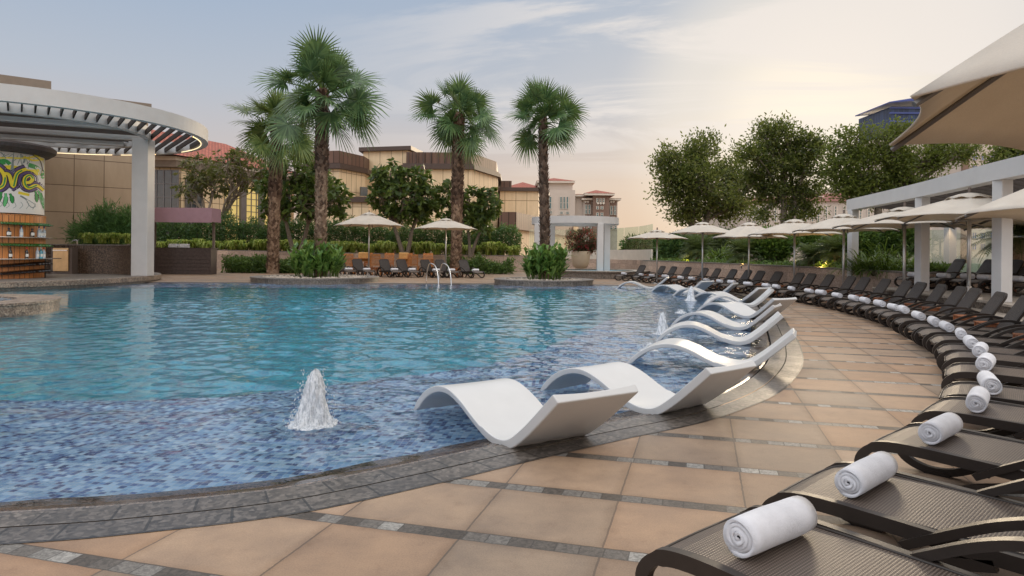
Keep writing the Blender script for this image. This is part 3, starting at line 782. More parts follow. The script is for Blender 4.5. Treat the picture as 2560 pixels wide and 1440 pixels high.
for i, (q, dr) in enumerate(row):
    h = ORD[i]
    nm = 'dark brown mesh sun lounger %s in the curved poolside row' % ('nearest the camera' if i == 0 else 'at the far end' if i == len(row) - 1 else h + ' from the near end')
    tn = 'rolled white towel on the %s lounger from the near end of the poolside row' % ('first' if i == 0 else 'last' if i == len(row) - 1 else h)
    if i == len(row) - 1: tn = 'rolled white towel on the farthest lounger of the curved poolside row'
    put_lounger(q.x, q.y, dr + random.uniform(-.03, .03), 0, SCL, nm, 'dark loungers in the curved poolside row', tn, 'rolled towels on the poolside row', trz=random.uniform(-.12, .12))
# side tables stand in the wider gaps, beside the backrests
gi = 0
for i in range(len(row) - 1):
    a, b = row[i], row[i + 1]
    gap = (b[0] - a[0]).length
    if gap > 1.12:
        mid = (a[0] + b[0]) / 2; dr = (a[1] + b[1]) / 2
        o = inst('B', TB); o.location = (mid.x + math.cos(dr) * 1.05, mid.y + math.sin(dr) * 1.05, 0); o.rotation_euler = (0, 0, dr)
        tag(o, 'small teak side table between the %s and %s loungers of the poolside row' % ('first' if i == 0 else ORD[i], ORD[i + 1]), 'side table', 'small teak tables between loungers')
# loungers on the raised terrace
TZ = .6
terr = [(2283, 21.6, 'half behind the middle white column'), (2358, 20.9, 'just right of the middle white column'), (2418, 20.2, 'left of the aluminium umbrella pole'), (2461, 19.5, 'between the umbrella pole and the near column'), (2540, 18.3, 'right of the near white column'), (2590, 17.2, 'at the right edge of the picture')]
for i, (px, Y, wh) in enumerate(terr):
    X = Xat(px, Y, 692)
    put_lounger(X, Y, -.10 + .02 * i, TZ, SCL, 'dark sun lounger on the raised terrace ' + wh, 'dark loungers on the raised terrace', 'rolled white towel on the terrace lounger ' + wh, 'rolled towels on the terrace', trz=.05)
for i, (px, Y) in enumerate([(2440, 20.7), (2515, 18.9)]):
    o = inst('B', TB); o.location = (Xat(px, Y, 690), Y, TZ)
    tag(o, ['small teak side table on the terrace left of the umbrella pole', 'small teak side table on the terrace behind the near white column'][i], 'side table', 'small teak tables between loungers')
# loungers beyond the far pool edge, facing the pool
fl = [(872, 'half hidden by the leafy planter'), (917, 'left of the first umbrella pole'), (986, 'right of the first umbrella pole'), (1030, 'fourth from the left along the far deck'), (1091, 'behind the left ladder rail'), (1129, 'behind the right ladder rail'), (1189, 'standing apart at the right end')]
for i, (px, wh) in enumerate(fl):
    Y = 43.4; X = Xat(px, Y, 667)
    put_lounger(X, Y, math.radians(128), 0, (1.25, 1.22, 1.22), 'grey-brown sun lounger on the far deck ' + wh, 'loungers on the far deck', 'rolled white towel on the far deck lounger ' + wh, 'rolled towels on the far deck', trz=0)
for i, px in enumerate([940, 1143]):
    o = inst('B', TB); o.location = (Xat(px, 44.6, 667), 44.6, 0); o.scale = (1.4, 1.4, 1.5)
    tag(o, ['teak side table beside the left umbrella pole on the far deck', 'teak side table beside the right umbrella pole on the far deck'][i], 'side table', 'teak tables on the far deck')
# ------------------------------------------------------------------ white wave loungers standing in the shallow water
def make_wave():
    root_mb = MB()
    prof = spline([Vector(p) for p in [(0, 0, -.06), (.10, 0, .07), (.27, 0, .20), (.48, 0, .285), (.70, 0, .30), (.93, 0, .235), (1.15, 0, .13), (1.36, 0, .045), (1.54, 0, .018), (1.70, 0, .05), (1.88, 0, .17), (2.08, 0, .34), (2.30, 0, .54)]], 4, False)
    m = len(prof); W = .37; vs = []; ny = 8
    for i, p in enumerate(prof):
        t = (prof[min(i + 1, m - 1)] - prof[max(i - 1, 0)]).normalized(); nr = Vector((-t.z, 0, t.x))
        u = i / (m - 1); th = .058 if u > .05 else .04
        hw = W * (1 + .05 * max(0, u - .7) / .3)
        for j in range(ny + 1):
            v = j / ny * 2 - 1
            dish = .022 * v * v * (1 if u > .55 else .3)
            vs.append(p + Vector((0, v * hw, 0)) + nr * dish)
        for j in range(ny, -1, -1):
            v = j / ny * 2 - 1
            rb = .016 * (.5 + .5 * math.cos(v * 3 * PI)) * max(0, 1 - abs(u - .6) / .38)
            vs.append(p + Vector((0, v * (hw - .012), 0)) - nr * (th - rb))
    k = 2 * (ny + 1); fs = []
    for i in range(m - 1):
        for q in range(k): fs.append((i * k + q, i * k + (q + 1) % k, (i + 1) * k + (q + 1) % k, (i + 1) * k + q))
    fs += [tuple(range(k - 1, -1, -1)), tuple(range((m - 1) * k, m * k))]
    o = root_mb.add(vs, fs).build('wave_lounger', MT['fibre'])
    b = o.modifiers.new('edge', 'BEVEL'); b.width = .012; b.segments = 3; b.limit_method = 'ANGLE'; b.angle_limit = math.radians(50)
    o.data.polygons.foreach_set('use_smooth', [True] * len(o.data.polygons))
    o.modifiers.new('wn', 'WEIGHTED_NORMAL')
    return o
WV = [((1033, 1021), (1392, 995), 'nearest white wave lounger, seen from behind its backrest'),
      ((1348, 974), (1771, 925), 'second white wave lounger from the camera, backrest turned to the deck'),
      ((1563, 910), (1984, 837), 'third white wave lounger, its tip reaching highest over the paving'),
      ((1638, 853), (1954, 789), 'fourth white wave lounger, beside the tall far water jet'),
      ((1675, 814), (1934, 765), 'fifth white wave lounger from the camera along the curved edge'),
      ((1723, 781), (1934, 747), 'sixth white wave lounger from the camera along the curved edge'),
      ((1762, 765), (1934, 724), 'seventh white wave lounger from the camera, dark granite beyond it'),
      ((1724, 751), (1895, 720), 'eighth white wave lounger, its broad face catching the light'),
      ((1679, 740), (1832, 709), 'ninth white wave lounger, partly behind a water jet'),
      ((1617, 729), (1754, 703), 'tenth white wave lounger, second from the far end'),
      ((1540, 721), (1667, 694), 'farthest white wave lounger of the curved line')]
WP = None
for i, (f, t, lb) in enumerate(WV):
    A = Vector(G(*f, -.03)); B = Vector(G(*t, .53)); d = B - A; L = d.length; sc = L / 2.30
    if i == 0: WP = o = make_wave()
    else: o = WP.copy(); COL.objects.link(o)
    n = Vector((-d.y, d.x)).normalized()
    if n.y < 0: n = -n
    sc = max(.85, min(1.15, sc))
    if i == 0: n = Vector((.82, .57))
    p = B - d.normalized() * 2.30 * sc + n * .37 * sc
    o.location = (p.x, p.y, 0); o.rotation_euler = (0, 0, math.atan2(d.y, d.x)); o.scale = (sc, sc, 1)
    tag(o, lb, 'lounge chair', 'white wave loungers in the shallow water')
# ------------------------------------------------------------------ water jets
def make_jetobj(hgt, r, seed):
    rg = random.Random(seed); mb = MB(); n = 48; m = 44; vs = []; fs = []; ph_ = [rg.uniform(0, 6.28) for _ in range(9)]
    for i in range(m + 1):
        u = i / m; rr = r * (.40 * math.sqrt(max(0, 1 - u ** 5)) + .42 * (1 - u) ** 1.3 + .22 * (1 - u) ** 5) 
        for k in range(n):
            th = 2 * PI * k / n
            w_ = 1 + .11 * math.sin(3 * th + 5 * u + ph_[0]) + .07 * math.sin(7 * th - 9 * u + ph_[1]) + .06 * math.sin(13 * th + 6 * u + ph_[2]) + .04 * math.sin(21 * th + 17 * u + ph_[3]) + rg.uniform(-.025, .025)
            if i == m: w_ = .2; rr = r * .2
            vs.append((rr * w_ * math.cos(th) + .10 * r * u, rr * w_ * math.sin(th), u * hgt + rg.uniform(-.008, .008) - .03))
    for i in range(m):
        for k in range(n): fs.append((i * n + k, i * n + (k + 1) % n, (i + 1) * n + (k + 1) % n, (i + 1) * n + k))
    fs.append(tuple(range(m * n, m * n + n)))
    root = thing('water_jet', (0, 0, 0), '', 'water jet')
    mb.add(vs, fs).build('foam_column', MT['jet'], root, smooth=True)
    d = MB()
    for q in range(420):
        th = rg.uniform(0, 2 * PI); u = rg.random() ** 1.5; rr = r * (1.0 - .6 * u) * rg.uniform(.8, 1.6); s_ = rg.uniform(.002, .009) * (r / .2)
        c = Vector((rr * math.cos(th), rr * math.sin(th), u * hgt * .95))
        P = [c + Vector(v) * s_ for v in ((1, 0, 0), (-1, 0, 0), (0, 1, 0), (0, -1, 0), (0, 0, 1.6), (0, 0, -1.6))]
        d.add(P, [(0, 2, 4), (2, 1, 4), (1, 3, 4), (3, 0, 4), (2, 0, 5), (1, 2, 5), (3, 1, 5), (0, 3, 5)])
    d.build('droplets', MT['jet'], root)['kind'] = 'stuff'
    b = MB(); n = 40                                    # churned water around the foot
    vs = [(0, 0, .012)]; fs = []
    for i, (rr, zz) in enumerate([(r * .7, .02), (r * 1.05, .012), (r * 1.35, -.002)]):
        for k in range(n):
            th = 2 * PI * k / n; w_ = 1 + rg.uniform(-.13, .13)
            vs.append((rr * w_ * math.cos(th), rr * w_ * math.sin(th), zz + rg.uniform(-.006, .006)))
    for k in range(n): fs.append((0, 1 + k, 1 + (k + 1) % n))
    for i in range(2):
        for k in range(n): fs.append((1 + i * n + k, 1 + (i + 1) * n + k, 1 + (i + 1) * n + (k + 1) % n, 1 + i * n + (k + 1) % n))
    b.add(vs, fs).build('froth', MT['jet'], root, smooth=True)
    return root
for i, (px, py, top, wd, lb) in enumerate([(783, 1062, 918, 96, 'large foaming water jet in the near shallows'), (1655, 836, 778, 34, 'slim water jet beside the fourth wave lounger'), (1727, 752, 714, 24, 'farthest water jet in front of the ninth wave lounger'), (1622, 878, 853, 34, 'low water jet behind the third wave lounger'), (1702, 783, 773, 20, 'small bubbling water jet near the sixth wave lounger')]):
    x, y = G(px, py, -.03); s_ = F / y; hg = (py - top) / s_
    o = make_jetobj(hg, wd / 2 / s_, i + 3); o.location = (x, y, -.02)
    tag(o, lb, 'water jet', 'water jets in the shallows')
# ------------------------------------------------------------------ parasols
def make_parasol(R, edge, apex, ribs=8, base=True, polemat='pole'):
    """canopy centred on the pole; base at z=0"""
    root = thing('parasol', (0, 0, 0), '', 'umbrella')
    MB().tube([(0, 0, .02), (0, 0, apex - .05)], .03 * R / 1.6 + .008, 12).build('pole', MT[polemat], root, smooth=True)
    mb = MB(); mb.lathe([(0, 0), (.30, 0), (.30, .05), (.06, .08), (.06, .3), (0, .3)], 20); 
    mb.build('base', MT['pole'], root)
    nt_, nu = 10, 10; vs = []; fs = []
    A = 2 * PI / ribs
    for k in range(ribs):
        for j in range(nu):
            u = j / nu; th = (k + u) * A
            chord = math.cos(A / 2) / math.cos((u - .5) * A)
            e = 1 - (2 * u - 1) ** 2
            for i in range(nt_ + 1):
                t = .10 + .90 * i / nt_
                rr = R * t * (1 + (chord - 1) * (1 - .15 * (1 - t))) * (1 - .055 * e * t ** 3)
                zz = apex - (apex - edge) * (t ** 1.12) - .03 * R * e * t * (1 - t) * 2 + .02 * R * e * t ** 4
                vs.append((rr * math.cos(th), rr * math.sin(th), zz))
    m = nt_ + 1; tot = ribs * nu
    for q in range(tot):
        b = (q + 1) % tot
        for i in range(nt_): fs.append((q * m + i, q * m + i + 1, b * m + i + 1, b * m + i))
    can = MB().add(vs, fs).build('canopy', MT['canvas'], root)
    sm = [True] * len(can.data.polygons); can.data.polygons.foreach_set('use_smooth', sm)
    so_ = can.modifiers.new('cloth', 'SOLIDIFY'); so_.thickness = .012; so_.offset = -1
    mb = MB(); n = 48; vs = [(0, 0, apex + .05)]; fs = []
    for k in range(n):
        th = 2 * PI * k / n; w_ = math.cos(ribs * th)
        vs.append((R * (.235 + .012 * w_) * math.cos(th), R * (.235 + .012 * w_) * math.sin(th), apex - (apex - edge) * .205 + .022 * (1 - w_) + .012))
    vs += [(x * .5, y * .5, z * .5 + (apex + .05) * .5 + .02) for x, y, z in vs[1:]]
    for k in range(n):
        j = (k + 1) % n; fs += [(0, 1 + n + k, 1 + n + j), (1 + n + k, 1 + k, 1 + j, 1 + n + j)]
    v = mb.add(vs, fs).build('vent_cap', MT['canvas'], can, smooth=True)
    so_ = v.modifiers.new('cloth', 'SOLIDIFY'); so_.thickness = .01
    MB().lathe([(0, .12), (.035, .12), (.035, 0), (.05, 0), (.05, -.03), (0, -.03)], 12, (0, 0, apex + .05)).build('finial', MT['post'], root)
    hub = edge + (apex - edge) * .18
    mb = MB(); mb.lathe([(.03, -.08), (.075, -.08), (.075, .05), (.03, .05)], 14, (0, 0, hub)); mb.build('hub', MT['ribdark'], root)
    for k in range(ribs):
        th = k * A; c_, s_ = math.cos(th), math.sin(th); P = []
        for i in range(5):
            t = .06 + .93 * i / 4; P.append((R * t * c_, R * t * s_, apex - (apex - edge) * (t ** 1.12) - .05))
        rb = MB().tube(P, .014 * R / 1.6, 6).build('rib', MT['ribdark'], root)
        t = .55
        MB().tube([(.06 * c_, .06 * s_, hub), (R * t * c_, R * t * s_, apex - (apex - edge) * (t ** 1.12) - .06)], .013 * R / 1.6, 6).build('strut', MT['ribdark'], rb)
    return root
def put_parasol(px, pyapex, Y, R, edge, apex, z0, rot, label, group):
    X = Xat(px, Y, pyapex)
    o = make_parasol(R, edge - z0, apex - z0); o.location = (X, Y, z0); o.rotation_euler = (0, 0, rot)
    tag(o, label, 'umbrella', group)
    return o
def by_px(px, pya, pye, s_):
    Y = F / s_; return Y, Zat(px, pye, Y), Zat(px, pya, Y)
g = 'cream umbrellas behind the curved row'
for (px, pya, pye, s_, Rpx, rot, z0, lb) in [
        (1643, 572, 597, 46, 80, .2, 0, 'farthest cream umbrella at the left end of the curved row'),
        (1757, 552, 584, 54, 86, .35, 0, 'cream umbrella second from the left in the curved row'),
        (1873, 552, 595, 56, 95, .1, 0, 'cream umbrella third from the left, its far corner drooping right'),
        (1987, 544, 587, 62, 114, .3, 0, 'cream umbrella fourth from the left in the curved row'),
        (2110, 530, 577, 72, 122, .25, 0, 'cream umbrella fifth from the left, in front of the pergola end'),
        (2262, 512, 566, 84, 166, .3, 0, 'cream umbrella sixth from the left, overlapping the pergola beam'),
        (2424, 476, 546, 104, 212, .22, .6, 'cream umbrella standing on the terrace edge left of the near column')]:
    Y, ze, za = by_px(px, pya, pye, s_)
    put_parasol(px, pya, Y, Rpx / s_, ze, za - .1, z0, rot, lb, g)
# canopies reaching in from the right edge of the picture
put_parasol(2690, 440, F / 92, 3.8, 2.52, 3.5, .6, .15, 'low cream umbrella on the terrace, its edge behind the near column', g)
C = Vector((4.62, 5.35))
c1 = Vector(G(2410, 534, 2.25)); 
o = make_parasol(2.2, 2.25, 3.15); cc = c1 + Vector((2.18, -.25)); o.location = (cc.x, cc.y, 0); o.rotation_euler = (0, 0, math.atan2(c1.y - cc.y, c1.x - cc.x)); tag(o, 'cream umbrella at the right edge, showing its grey rib underside', 'umbrella', g)
# the big one overhead: corners unprojected at 2.3 m
c1 = Vector(G(2275, 240, 2.3)); c2 = Vector(G(2222, 361, 2.3)); d = c2 - c1; R_ = d.length / (2 * math.sin(PI / 8)); nrm = Vector((d.y, -d.x)).normalized()
cc = (c1 + c2) / 2 + nrm * R_ * math.cos(PI / 8)
o = make_parasol(R_, 2.3, 3.42); o.location = (cc.x, cc.y, 0); o.rotation_euler = (0, 0, math.atan2(c2.y - cc.y, c2.x - cc.x)); tag(o, 'huge cream umbrella overhanging the top right corner of the view', 'umbrella', g)
g = 'cream umbrellas on the far deck'
for (px, pya, pye, Y, Rpx, lb) in [(923, 532, 565, 46, 88, 'left cream umbrella on the far deck, above the teak chairs'), (1115, 547, 573, 46, 80, 'right cream umbrella on the far deck, in front of the palm trunk')]:
    put_parasol(px, pya, Y, Rpx * Y / F, Zat(px, pye, Y), Zat(px, pya, Y), 0, .1, lb, g)
# ------------------------------------------------------------------ planters standing in the pool
def circ(cx, cy, r, n=64, a0=0): return [(cx + r * math.cos(a0 + 2 * PI * i / n), cy + r * math.sin(a0 + 2 * PI * i / n)) for i in range(n)]
def ring_planter(name, cx, cy, r, wid, z1, label, cat, fill, fillz, m1='rimdark', m2='coping'):
    root = thing(name, (cx, cy, 0), label, cat)
    mb = MB(); n = 72
    def rg_(r0, z0, r1, z1_):
        vs = [(r0 * math.cos(2 * PI * k / n), r0 * math.sin(2 * PI * k / n), z0) for k in range(n)] + [(r1 * math.cos(2 * PI * k / n), r1 * math.sin(2 * PI * k / n), z1_) for k in range(n)]
        fs = [(k, (k + 1) % n, n + (k + 1) % n, n + k) for k in range(n)]
        uv = [[(2 * PI * k / n * r, z0 + r - r0), (2 * PI * (k + 1) / n * r, z0 + r - r0), (2 * PI * (k + 1) / n * r, z1_ + r - r1), (2 * PI * k / n * r, z1_ + r - r1)] for k in range(n)]
        return vs, fs, uv
    mb.add(*rg_(r, -.4, r, z1 - .06)); mb.build('wall', MT[m1], root)
    mb = MB(); mb.add(*rg_(r, z1 - .06, r + .04, z1 - .06)); mb.add(*rg_(r + .04, z1 - .06, r + .04, z1)); mb.add(*rg_(r + .04, z1, r - wid, z1)); mb.add(*rg_(r - wid, z1, r - wid, z1 - .25)); mb.build('rim', MT[m2], root)
    vs = [(0, 0, fillz)] + [((r - wid) * math.cos(2 * PI * k / 48), (r - wid) * math.sin(2 * PI * k / 48), fillz) for k in range(48)]
    MB().add(vs, [(0, 1 + k, 1 + (k + 1) % 48) for k in range(48)]).build('fill', MT[fill], root)
    return root
def pebbles(name, spots, mat, size, label=None, n=300, seed=1, parent=None):
    rg = random.Random(seed); mb = MB()
    ico = [Vector(v).normalized() for v in ((1, 0, .2), (-1, 0, .2), (0, 1, .1), (0, -1, .1), (.2, .1, 1), (0, 0, -1), (.7, .7, .4), (-.7, -.7, .3))]
    for _ in range(n):
        cx, cy, cz, r = rg.choice(spots); a = rg.uniform(0, 2 * PI); q = r * math.sqrt(rg.random())
        s_ = size * rg.uniform(.5, 1.3); c = Vector((cx + q * math.cos(a), cy + q * math.sin(a), cz + s_ * .3))
        M = Matrix.Rotation(rg.uniform(0, 6), 3, 'Z') @ Matrix.Rotation(rg.uniform(-.5, .5), 3, 'X') @ Matrix.Diagonal((1, rg.uniform(.6, 1), rg.uniform(.5, .9)))
        P = [c + M @ (Vector(v) * s_) for v in ((1, 0, 0), (-1, 0, 0), (0, 1, 0), (0, -1, 0), (0, 0, 1), (0, 0, -1))]
        mb.add(P, [(0, 2, 4), (2, 1, 4), (1, 3, 4), (3, 0, 4), (2, 0, 5), (1, 2, 5), (3, 1, 5), (0, 3, 5)])
    o = mb.build(name, MT[mat], parent)
    if label: tag(o, label, 'pebbles'); o['kind'] = 'stuff'
    return o
P1C = (Xat(790, 36.9, 697), 36.9); P1R = 3.32
P2C = (Xat(1359, 36.4, 700), 36.4); P2R = 2.62
p = ring_planter('round_planter', *P1C, P1R, .55, .26, 'round grey granite planter at the pool edge under the tallest palm', 'planter', 'pebble', .2)
pebbles('pebble_bed', [(0, 0, .2, 2.7)], 'pebble', .09, None, 420, 3, p)
p = ring_planter('round_planter', *P2C, P2R, .5, .25, 'round grey granite planter at the pool edge under the lone right palm', 'planter', 'pebble', .19)
pebbles('pebble_bed', [(0, 0, .19, 2.1)], 'pebble', .08, None, 300, 4, p)
p = ring_planter('round_planter', -14.7, 17.5, 2.6, .95, .27, 'round brown granite planter with white pebbles at the left edge', 'planter', 'pebbled', .20, 'rimgranite', 'rimgranite')
pebbles('white_stones', [(-.2, -.3, .2, 1.0)], 'pebblew', .10, None, 260, 5, p)
pebbles('dark_stones', [(0, 0, .2, 1.6)], 'pebbled', .08, None, 300, 6, p)
# ------------------------------------------------------------------ plants
def unit(v): return v / np.maximum(1e-9, np.linalg.norm(v, axis=-1, keepdims=True))
def leaves(P, D, L, Wd, fold=None, roll=None):
    """diamond leaves at P (N,3) pointing along D, length L, half width Wd"""
    n = len(P); D = unit(D)
    r = rng.normal(size=(n, 3)); Sd = unit(np.cross(D, r))
    L = np.broadcast_to(L, (n,))[:, None]; Wd = np.broadcast_to(Wd, (n,))[:, None]
    a = P; b = P + D * L * .45 + Sd * Wd; c = P + D * L; d = P + D * L * .45 - Sd * Wd
    return np.stack([a, b, c, d], 1)
def blob_pts(blobs, n, shell=.55):
    """points clumped inside ellipsoids"""
    wts = np.array([b[3] * b[4] * b[5] for b in blobs]) ** .67; wts /= wts.sum()
    k = rng.choice(len(blobs), n, p=wts); B = np.array(blobs)[k]
    d = unit(rng.normal(size=(n, 3))); r = rng.random(n) ** (1 / 3) * (1 - shell) + shell * rng.random(n) ** .25
    return B[:, :3] + d * r[:, None] * B[:, 3:], d
def tree(name, base, fork, blobs, mat, label, cat='tree', group=None, ntips=400, per=26, L=.22, Wd=.05, tipr=.35, trunk_r=.22, bark='bark', stems=1, rosette=False, limb_r=.10, sub=5, updir=.25):
    X, Y, Z0 = base
    root = thing(name, (X, Y, Z0), label, cat, group)
    mb = MB(); o = Vector((X, Y, Z0)); fk = [Vector(f) - o for f in fork]
    rg = random.Random(hash(label) % 1000 if False else len(label) * 7 + ntips)
    for si, f in enumerate(fk):
        st = Vector((rg.uniform(-.2, .2) * (si > 0), rg.uniform(-.2, .2) * (si > 0), -.05))
        mid = st.lerp(f, .5) + Vector((rg.uniform(-.25, .25), rg.uniform(-.2, .2), 0)) * f.length * .12
        mb.tube(smooth_path([st, mid, f], 5), [trunk_r * (1.25 - .5 * i / 10) for i in range(11)], 9)
    BL = [(b[0] - X, b[1] - Y, b[2] - Z0, b[3], b[4], b[5]) for b in blobs]
    tips, dirs = blob_pts(BL, ntips, .45)
    # leaf masses gather in uneven clumps
    if not rosette:
        kc = max(6, ntips // 12); cen = tips[rng.choice(ntips, kc)]; own = np.argmin(((tips[:, None, :] - cen[None]) ** 2).sum(2), 1); tips = tips * .55 + (cen[own] + rng.normal(size=(ntips, 3)) * tipr * 1.2) * .45
    C = np.array([b[:3] for b in BL])
    for b in BL:
        c = Vector(b[:3]); f = min(fk, key=lambda q: (q - c).length)
        mid = f.lerp(c, .5) + Vector((rg.uniform(-1, 1), rg.uniform(-1, 1), rg.uniform(-.2, .8))) * (c - f).length * .13
        pth = smooth_path([f, mid, c], 4); mb.tube(pth, [limb_r * (1 - .55 * i / 8) for i in range(9)], 7)
        # secondary limbs
        for q in range(sub):
            d = Vector((rg.gauss(0, 1), rg.gauss(0, 1), rg.gauss(.2, .8))).normalized()
            e = c + Vector((d.x * b[3], d.y * b[4], d.z * b[5])) * rg.uniform(.55, .95)
            s0 = pth[rg.randint(3, len(pth) - 1)]
            m_ = s0.lerp(e, .55) + Vector((rg.uniform(-1, 1), rg.uniform(-1, 1), rg.uniform(-.6, .3))) * (e - s0).length * .15
            mb.tube(smooth_path([s0, m_, e], 3), [limb_r * .42 * (1 - .75 * i / 6) for i in range(7)], 5)
    # twigs
    for i in range(0, ntips, 1 if rosette else 3):
        t = Vector(tips[i]); c = Vector(C[np.argmin(((C - tips[i]) ** 2).sum(1))]); 
        s0 = c.lerp(t, .35) + Vector((rg.uniform(-1, 1), rg.uniform(-1, 1), -abs(rg.uniform(0, 1)))) * .1 * (t - c).length
        m_ = s0.lerp(t, .5) + Vector((rg.uniform(-1, 1), rg.uniform(-1, 1), rg.uniform(-1, 0))) * .12 * (t - s0).length
        mb.tube([s0, m_, t], [limb_r * .22, limb_r * .16, limb_r * .10], 4, cap=False)
    mb.build('trunk', MT[bark], root, smooth=True)
    n = ntips * per
    ti = np.repeat(np.arange(ntips), per)
    if rosette:
        a = rng.random(n) * 2 * PI; el = rng.uniform(-.5, .75, n)
        out = unit(dirs + np.array([0, 0, .9]))
        r1 = unit(np.cross(out, rng.normal(size=(ntips, 3)))); r2 = np.cross(out, r1)
        D = r1[ti] * np.cos(a)[:, None] + r2[ti] * np.sin(a)[:, None] + out[ti] * el[:, None]
        P = tips[ti] - out[ti] * (rng.random(n) * tipr * .5)[:, None] + D * .02
        V = leaves(P, D, L * rng.uniform(.7, 1.15, n), Wd * rng.uniform(.8, 1.2, n))
    else:
        P = tips[ti] + rng.normal(size=(n, 3)) * tipr * np.array([1, 1, .7])
        D = dirs[ti] + rng.normal(size=(n, 3)) * .9 + np.array([0, 0, updir])
        V = leaves(P, D, L * rng.uniform(.6, 1.2, n), Wd * rng.uniform(.7, 1.2, n))
    quads_obj('crown', V, MT[mat], root)
    return root
def px_blobs(L_, Y, dy=1.0):
    """(px,py,rx_px,ry_px[,depth offset]) -> ellipsoids in metres"""
    r = []
    for b in L_:
        y = Y + (b[4] if len(b) > 4 else 0); s_ = F / y
        r.append((Xat(b[0], y, b[1]), y, Zat(b[0], b[1], y), b[2] / s_, (b[2] + b[3]) / 2 / s_ * dy, b[3] / s_))
    return r
def pt(px, py, Y): return (Xat(px, Y, py), Y, Zat(px, py, Y))
# fan palms ---------------------------------------------------------
def fan_crown(R, nl, seed, droop=1.0, up=.0):
    """triangle strips of fan leaves on long stalks, centred on the origin"""
    rg = random.Random(seed); quads = []; stalks = MB()
    for q in range(nl):
        u = (q + .5) / nl
        el = PI / 2 * (.93 - u ** .85 * 1.25) + rg.uniform(-.2, .2)      # top to hanging
        az = q * 2.39996 + rg.uniform(-.25, .25)
        dr = Vector((math.cos(az) * math.cos(el), math.sin(az) * math.cos(el), math.sin(el)))
        Ls = R * (rg.uniform(.36, .62) if q % 5 else rg.uniform(.15, .3)); sag = droop * (.10 + .25 * u) * R
        P0 = Vector((0, 0, -.12 * R * u)); pe = P0 + dr * Ls + Vector((0, 0, -sag * .2))
        stalks.tube([P0, P0.lerp(pe, .5) + Vector((0, 0, .04 * R)), pe], [.03 * R / 2, .02 * R / 2, .014 * R / 2], 4, cap=False)
        fd = (pe - P0.lerp(pe, .5)).normalized(); fd = (fd + Vector((0, 0, -.25 * droop * u))).normalized()
        sd_ = fd.cross(Vector((0, 0, 1)));
        if sd_.length < .2: sd_ = Vector((1, 0, 0))
        sd_.normalize(); roll = rg.uniform(-1.15, 1.15); nrm = sd_.cross(fd)
        sd_ = (sd_ * math.cos(roll) + nrm * math.sin(roll)).normalized(); nrm = sd_.cross(fd).normalized()
        if nrm.z < 0: nrm = -nrm
        ns = 34; Lf = R * rg.uniform(.40, .54)
        for k in range(ns):
            a = (k / (ns - 1) - .5) * math.radians(235) + rg.uniform(-.02, .02)
            d0 = fd * math.cos(a) + sd_ * math.sin(a)
            Lk = Lf * (1 - .25 * abs(a) / 2) * rg.uniform(.9, 1.08)
            fold = nrm * (abs(a) * .10 + .05 * (k % 2))
            w0 = Lf * .027
            pr = None
            cross = d0.cross(nrm).normalized()
            seg = [(0, .35), (.42, 1.15), (.72, .65), (1.0, .06)]
            for t, ww in seg:
                g = t ** 2.6 * Lk * (.10 + .26 * u) * droop * rg.uniform(.75, 1.3)
                c = pe + d0 * (Lk * t) + fold * Lk * t + Vector((0, 0, -g))
                A_, B_ = c - cross * w0 * ww, c + cross * w0 * ww
                if pr: quads.append((pr[0], A_, B_, pr[1]))
                pr = (A_, B_)
    return np.array([[tuple(v) for v in q] for q in quads]), stalks
def boots(path, rads, n, size, seed, a, b):
    rg = random.Random(seed); Q = []; m = len(path) - 1
    for i in range(n):
        t = a + (b - a) * (i + rg.random()) / n; f = t * m; k = min(m - 1, int(f)); p = path[k].lerp(path[k + 1], f - k); r = rads[k]
        az = i * 2.39996; d = Vector((math.cos(az), math.sin(az), 0)); s_ = Vector((-d.y, d.x, 0))
        w = size * .55 * rg.uniform(.7, 1.2); h = size * rg.uniform(.8, 1.3); out = size * rg.uniform(.25, .75)
        b0 = p + d * r * .9
        Q.append((b0 - s_ * w, b0 + s_ * w, b0 + s_ * w * .35 + d * out + Vector((0, 0, h)), b0 - s_ * w * .35 + d * out + Vector((0, 0, h))))
    return np.array([[tuple(v) for v in q] for q in Q])
def fan_palm(base, top, rb, rt, R, seed, label, nl=34, pal='palm', split=.5, droop=1.0):
    B = Vector(base); T = Vector(top) - B
    root = thing('fan_palm', B, label, 'palm tree', 'fan palms around the pool')
    path = smooth_path([(0, 0, -.1), (T.x * .3, T.y * .3, T.z * .33), (T.x * .75, T.y * .75, T.z * .68), tuple(T)], 8)
    m = len(path); rd = [rb + (rt - rb) * (i / (m - 1)) for i in range(m)]; rd[0] *= 1.25; rd[1] *= 1.12
    tr = MB().tube(path, rd, 16).build('trunk', MT['palmbark'], root, smooth=True)
    quads_obj('leaf_bases', boots(path, rd, int(T.z * 60), .17 * rb / .26, seed, .04, split), MT['boot'], tr)
    quads_obj('dry_leaf_stubs', boots(path, [r * 1.08 for r in rd], int(T.z * 60), .22 * rb / .26, seed + 1, split, .99), MT['bootd'], tr)
    V, st = fan_crown(R, nl, seed, droop)
    cr = quads_obj('crown', V + np.array(T), MT[pal], root)
    s_ = st.build('stalks', MT['bush'], cr); s_.data.transform(Matrix.Translation(T))
    return root
fan_palm((Xat(801, 37, 640), 37, .2), pt(806, 232, 37), .30, .26, 3.55, 11, 'tallest fan palm, rising from the left round planter', 35, 'palm', .55, .9)
fan_palm((Xat(682, 49, 640), 49, 0), pt(692, 318, 49), .38, .30, 3.9, 23, 'leaning fan palm left of and behind the tallest one', 32, 'palm2', .5, .95)
fan_palm((Xat(1140, 51, 640), 51, 0), pt(1147, 290, 51), .38, .31, 3.7, 35, 'fan palm behind the right far umbrella', 33, 'palm', .42, 1.0)
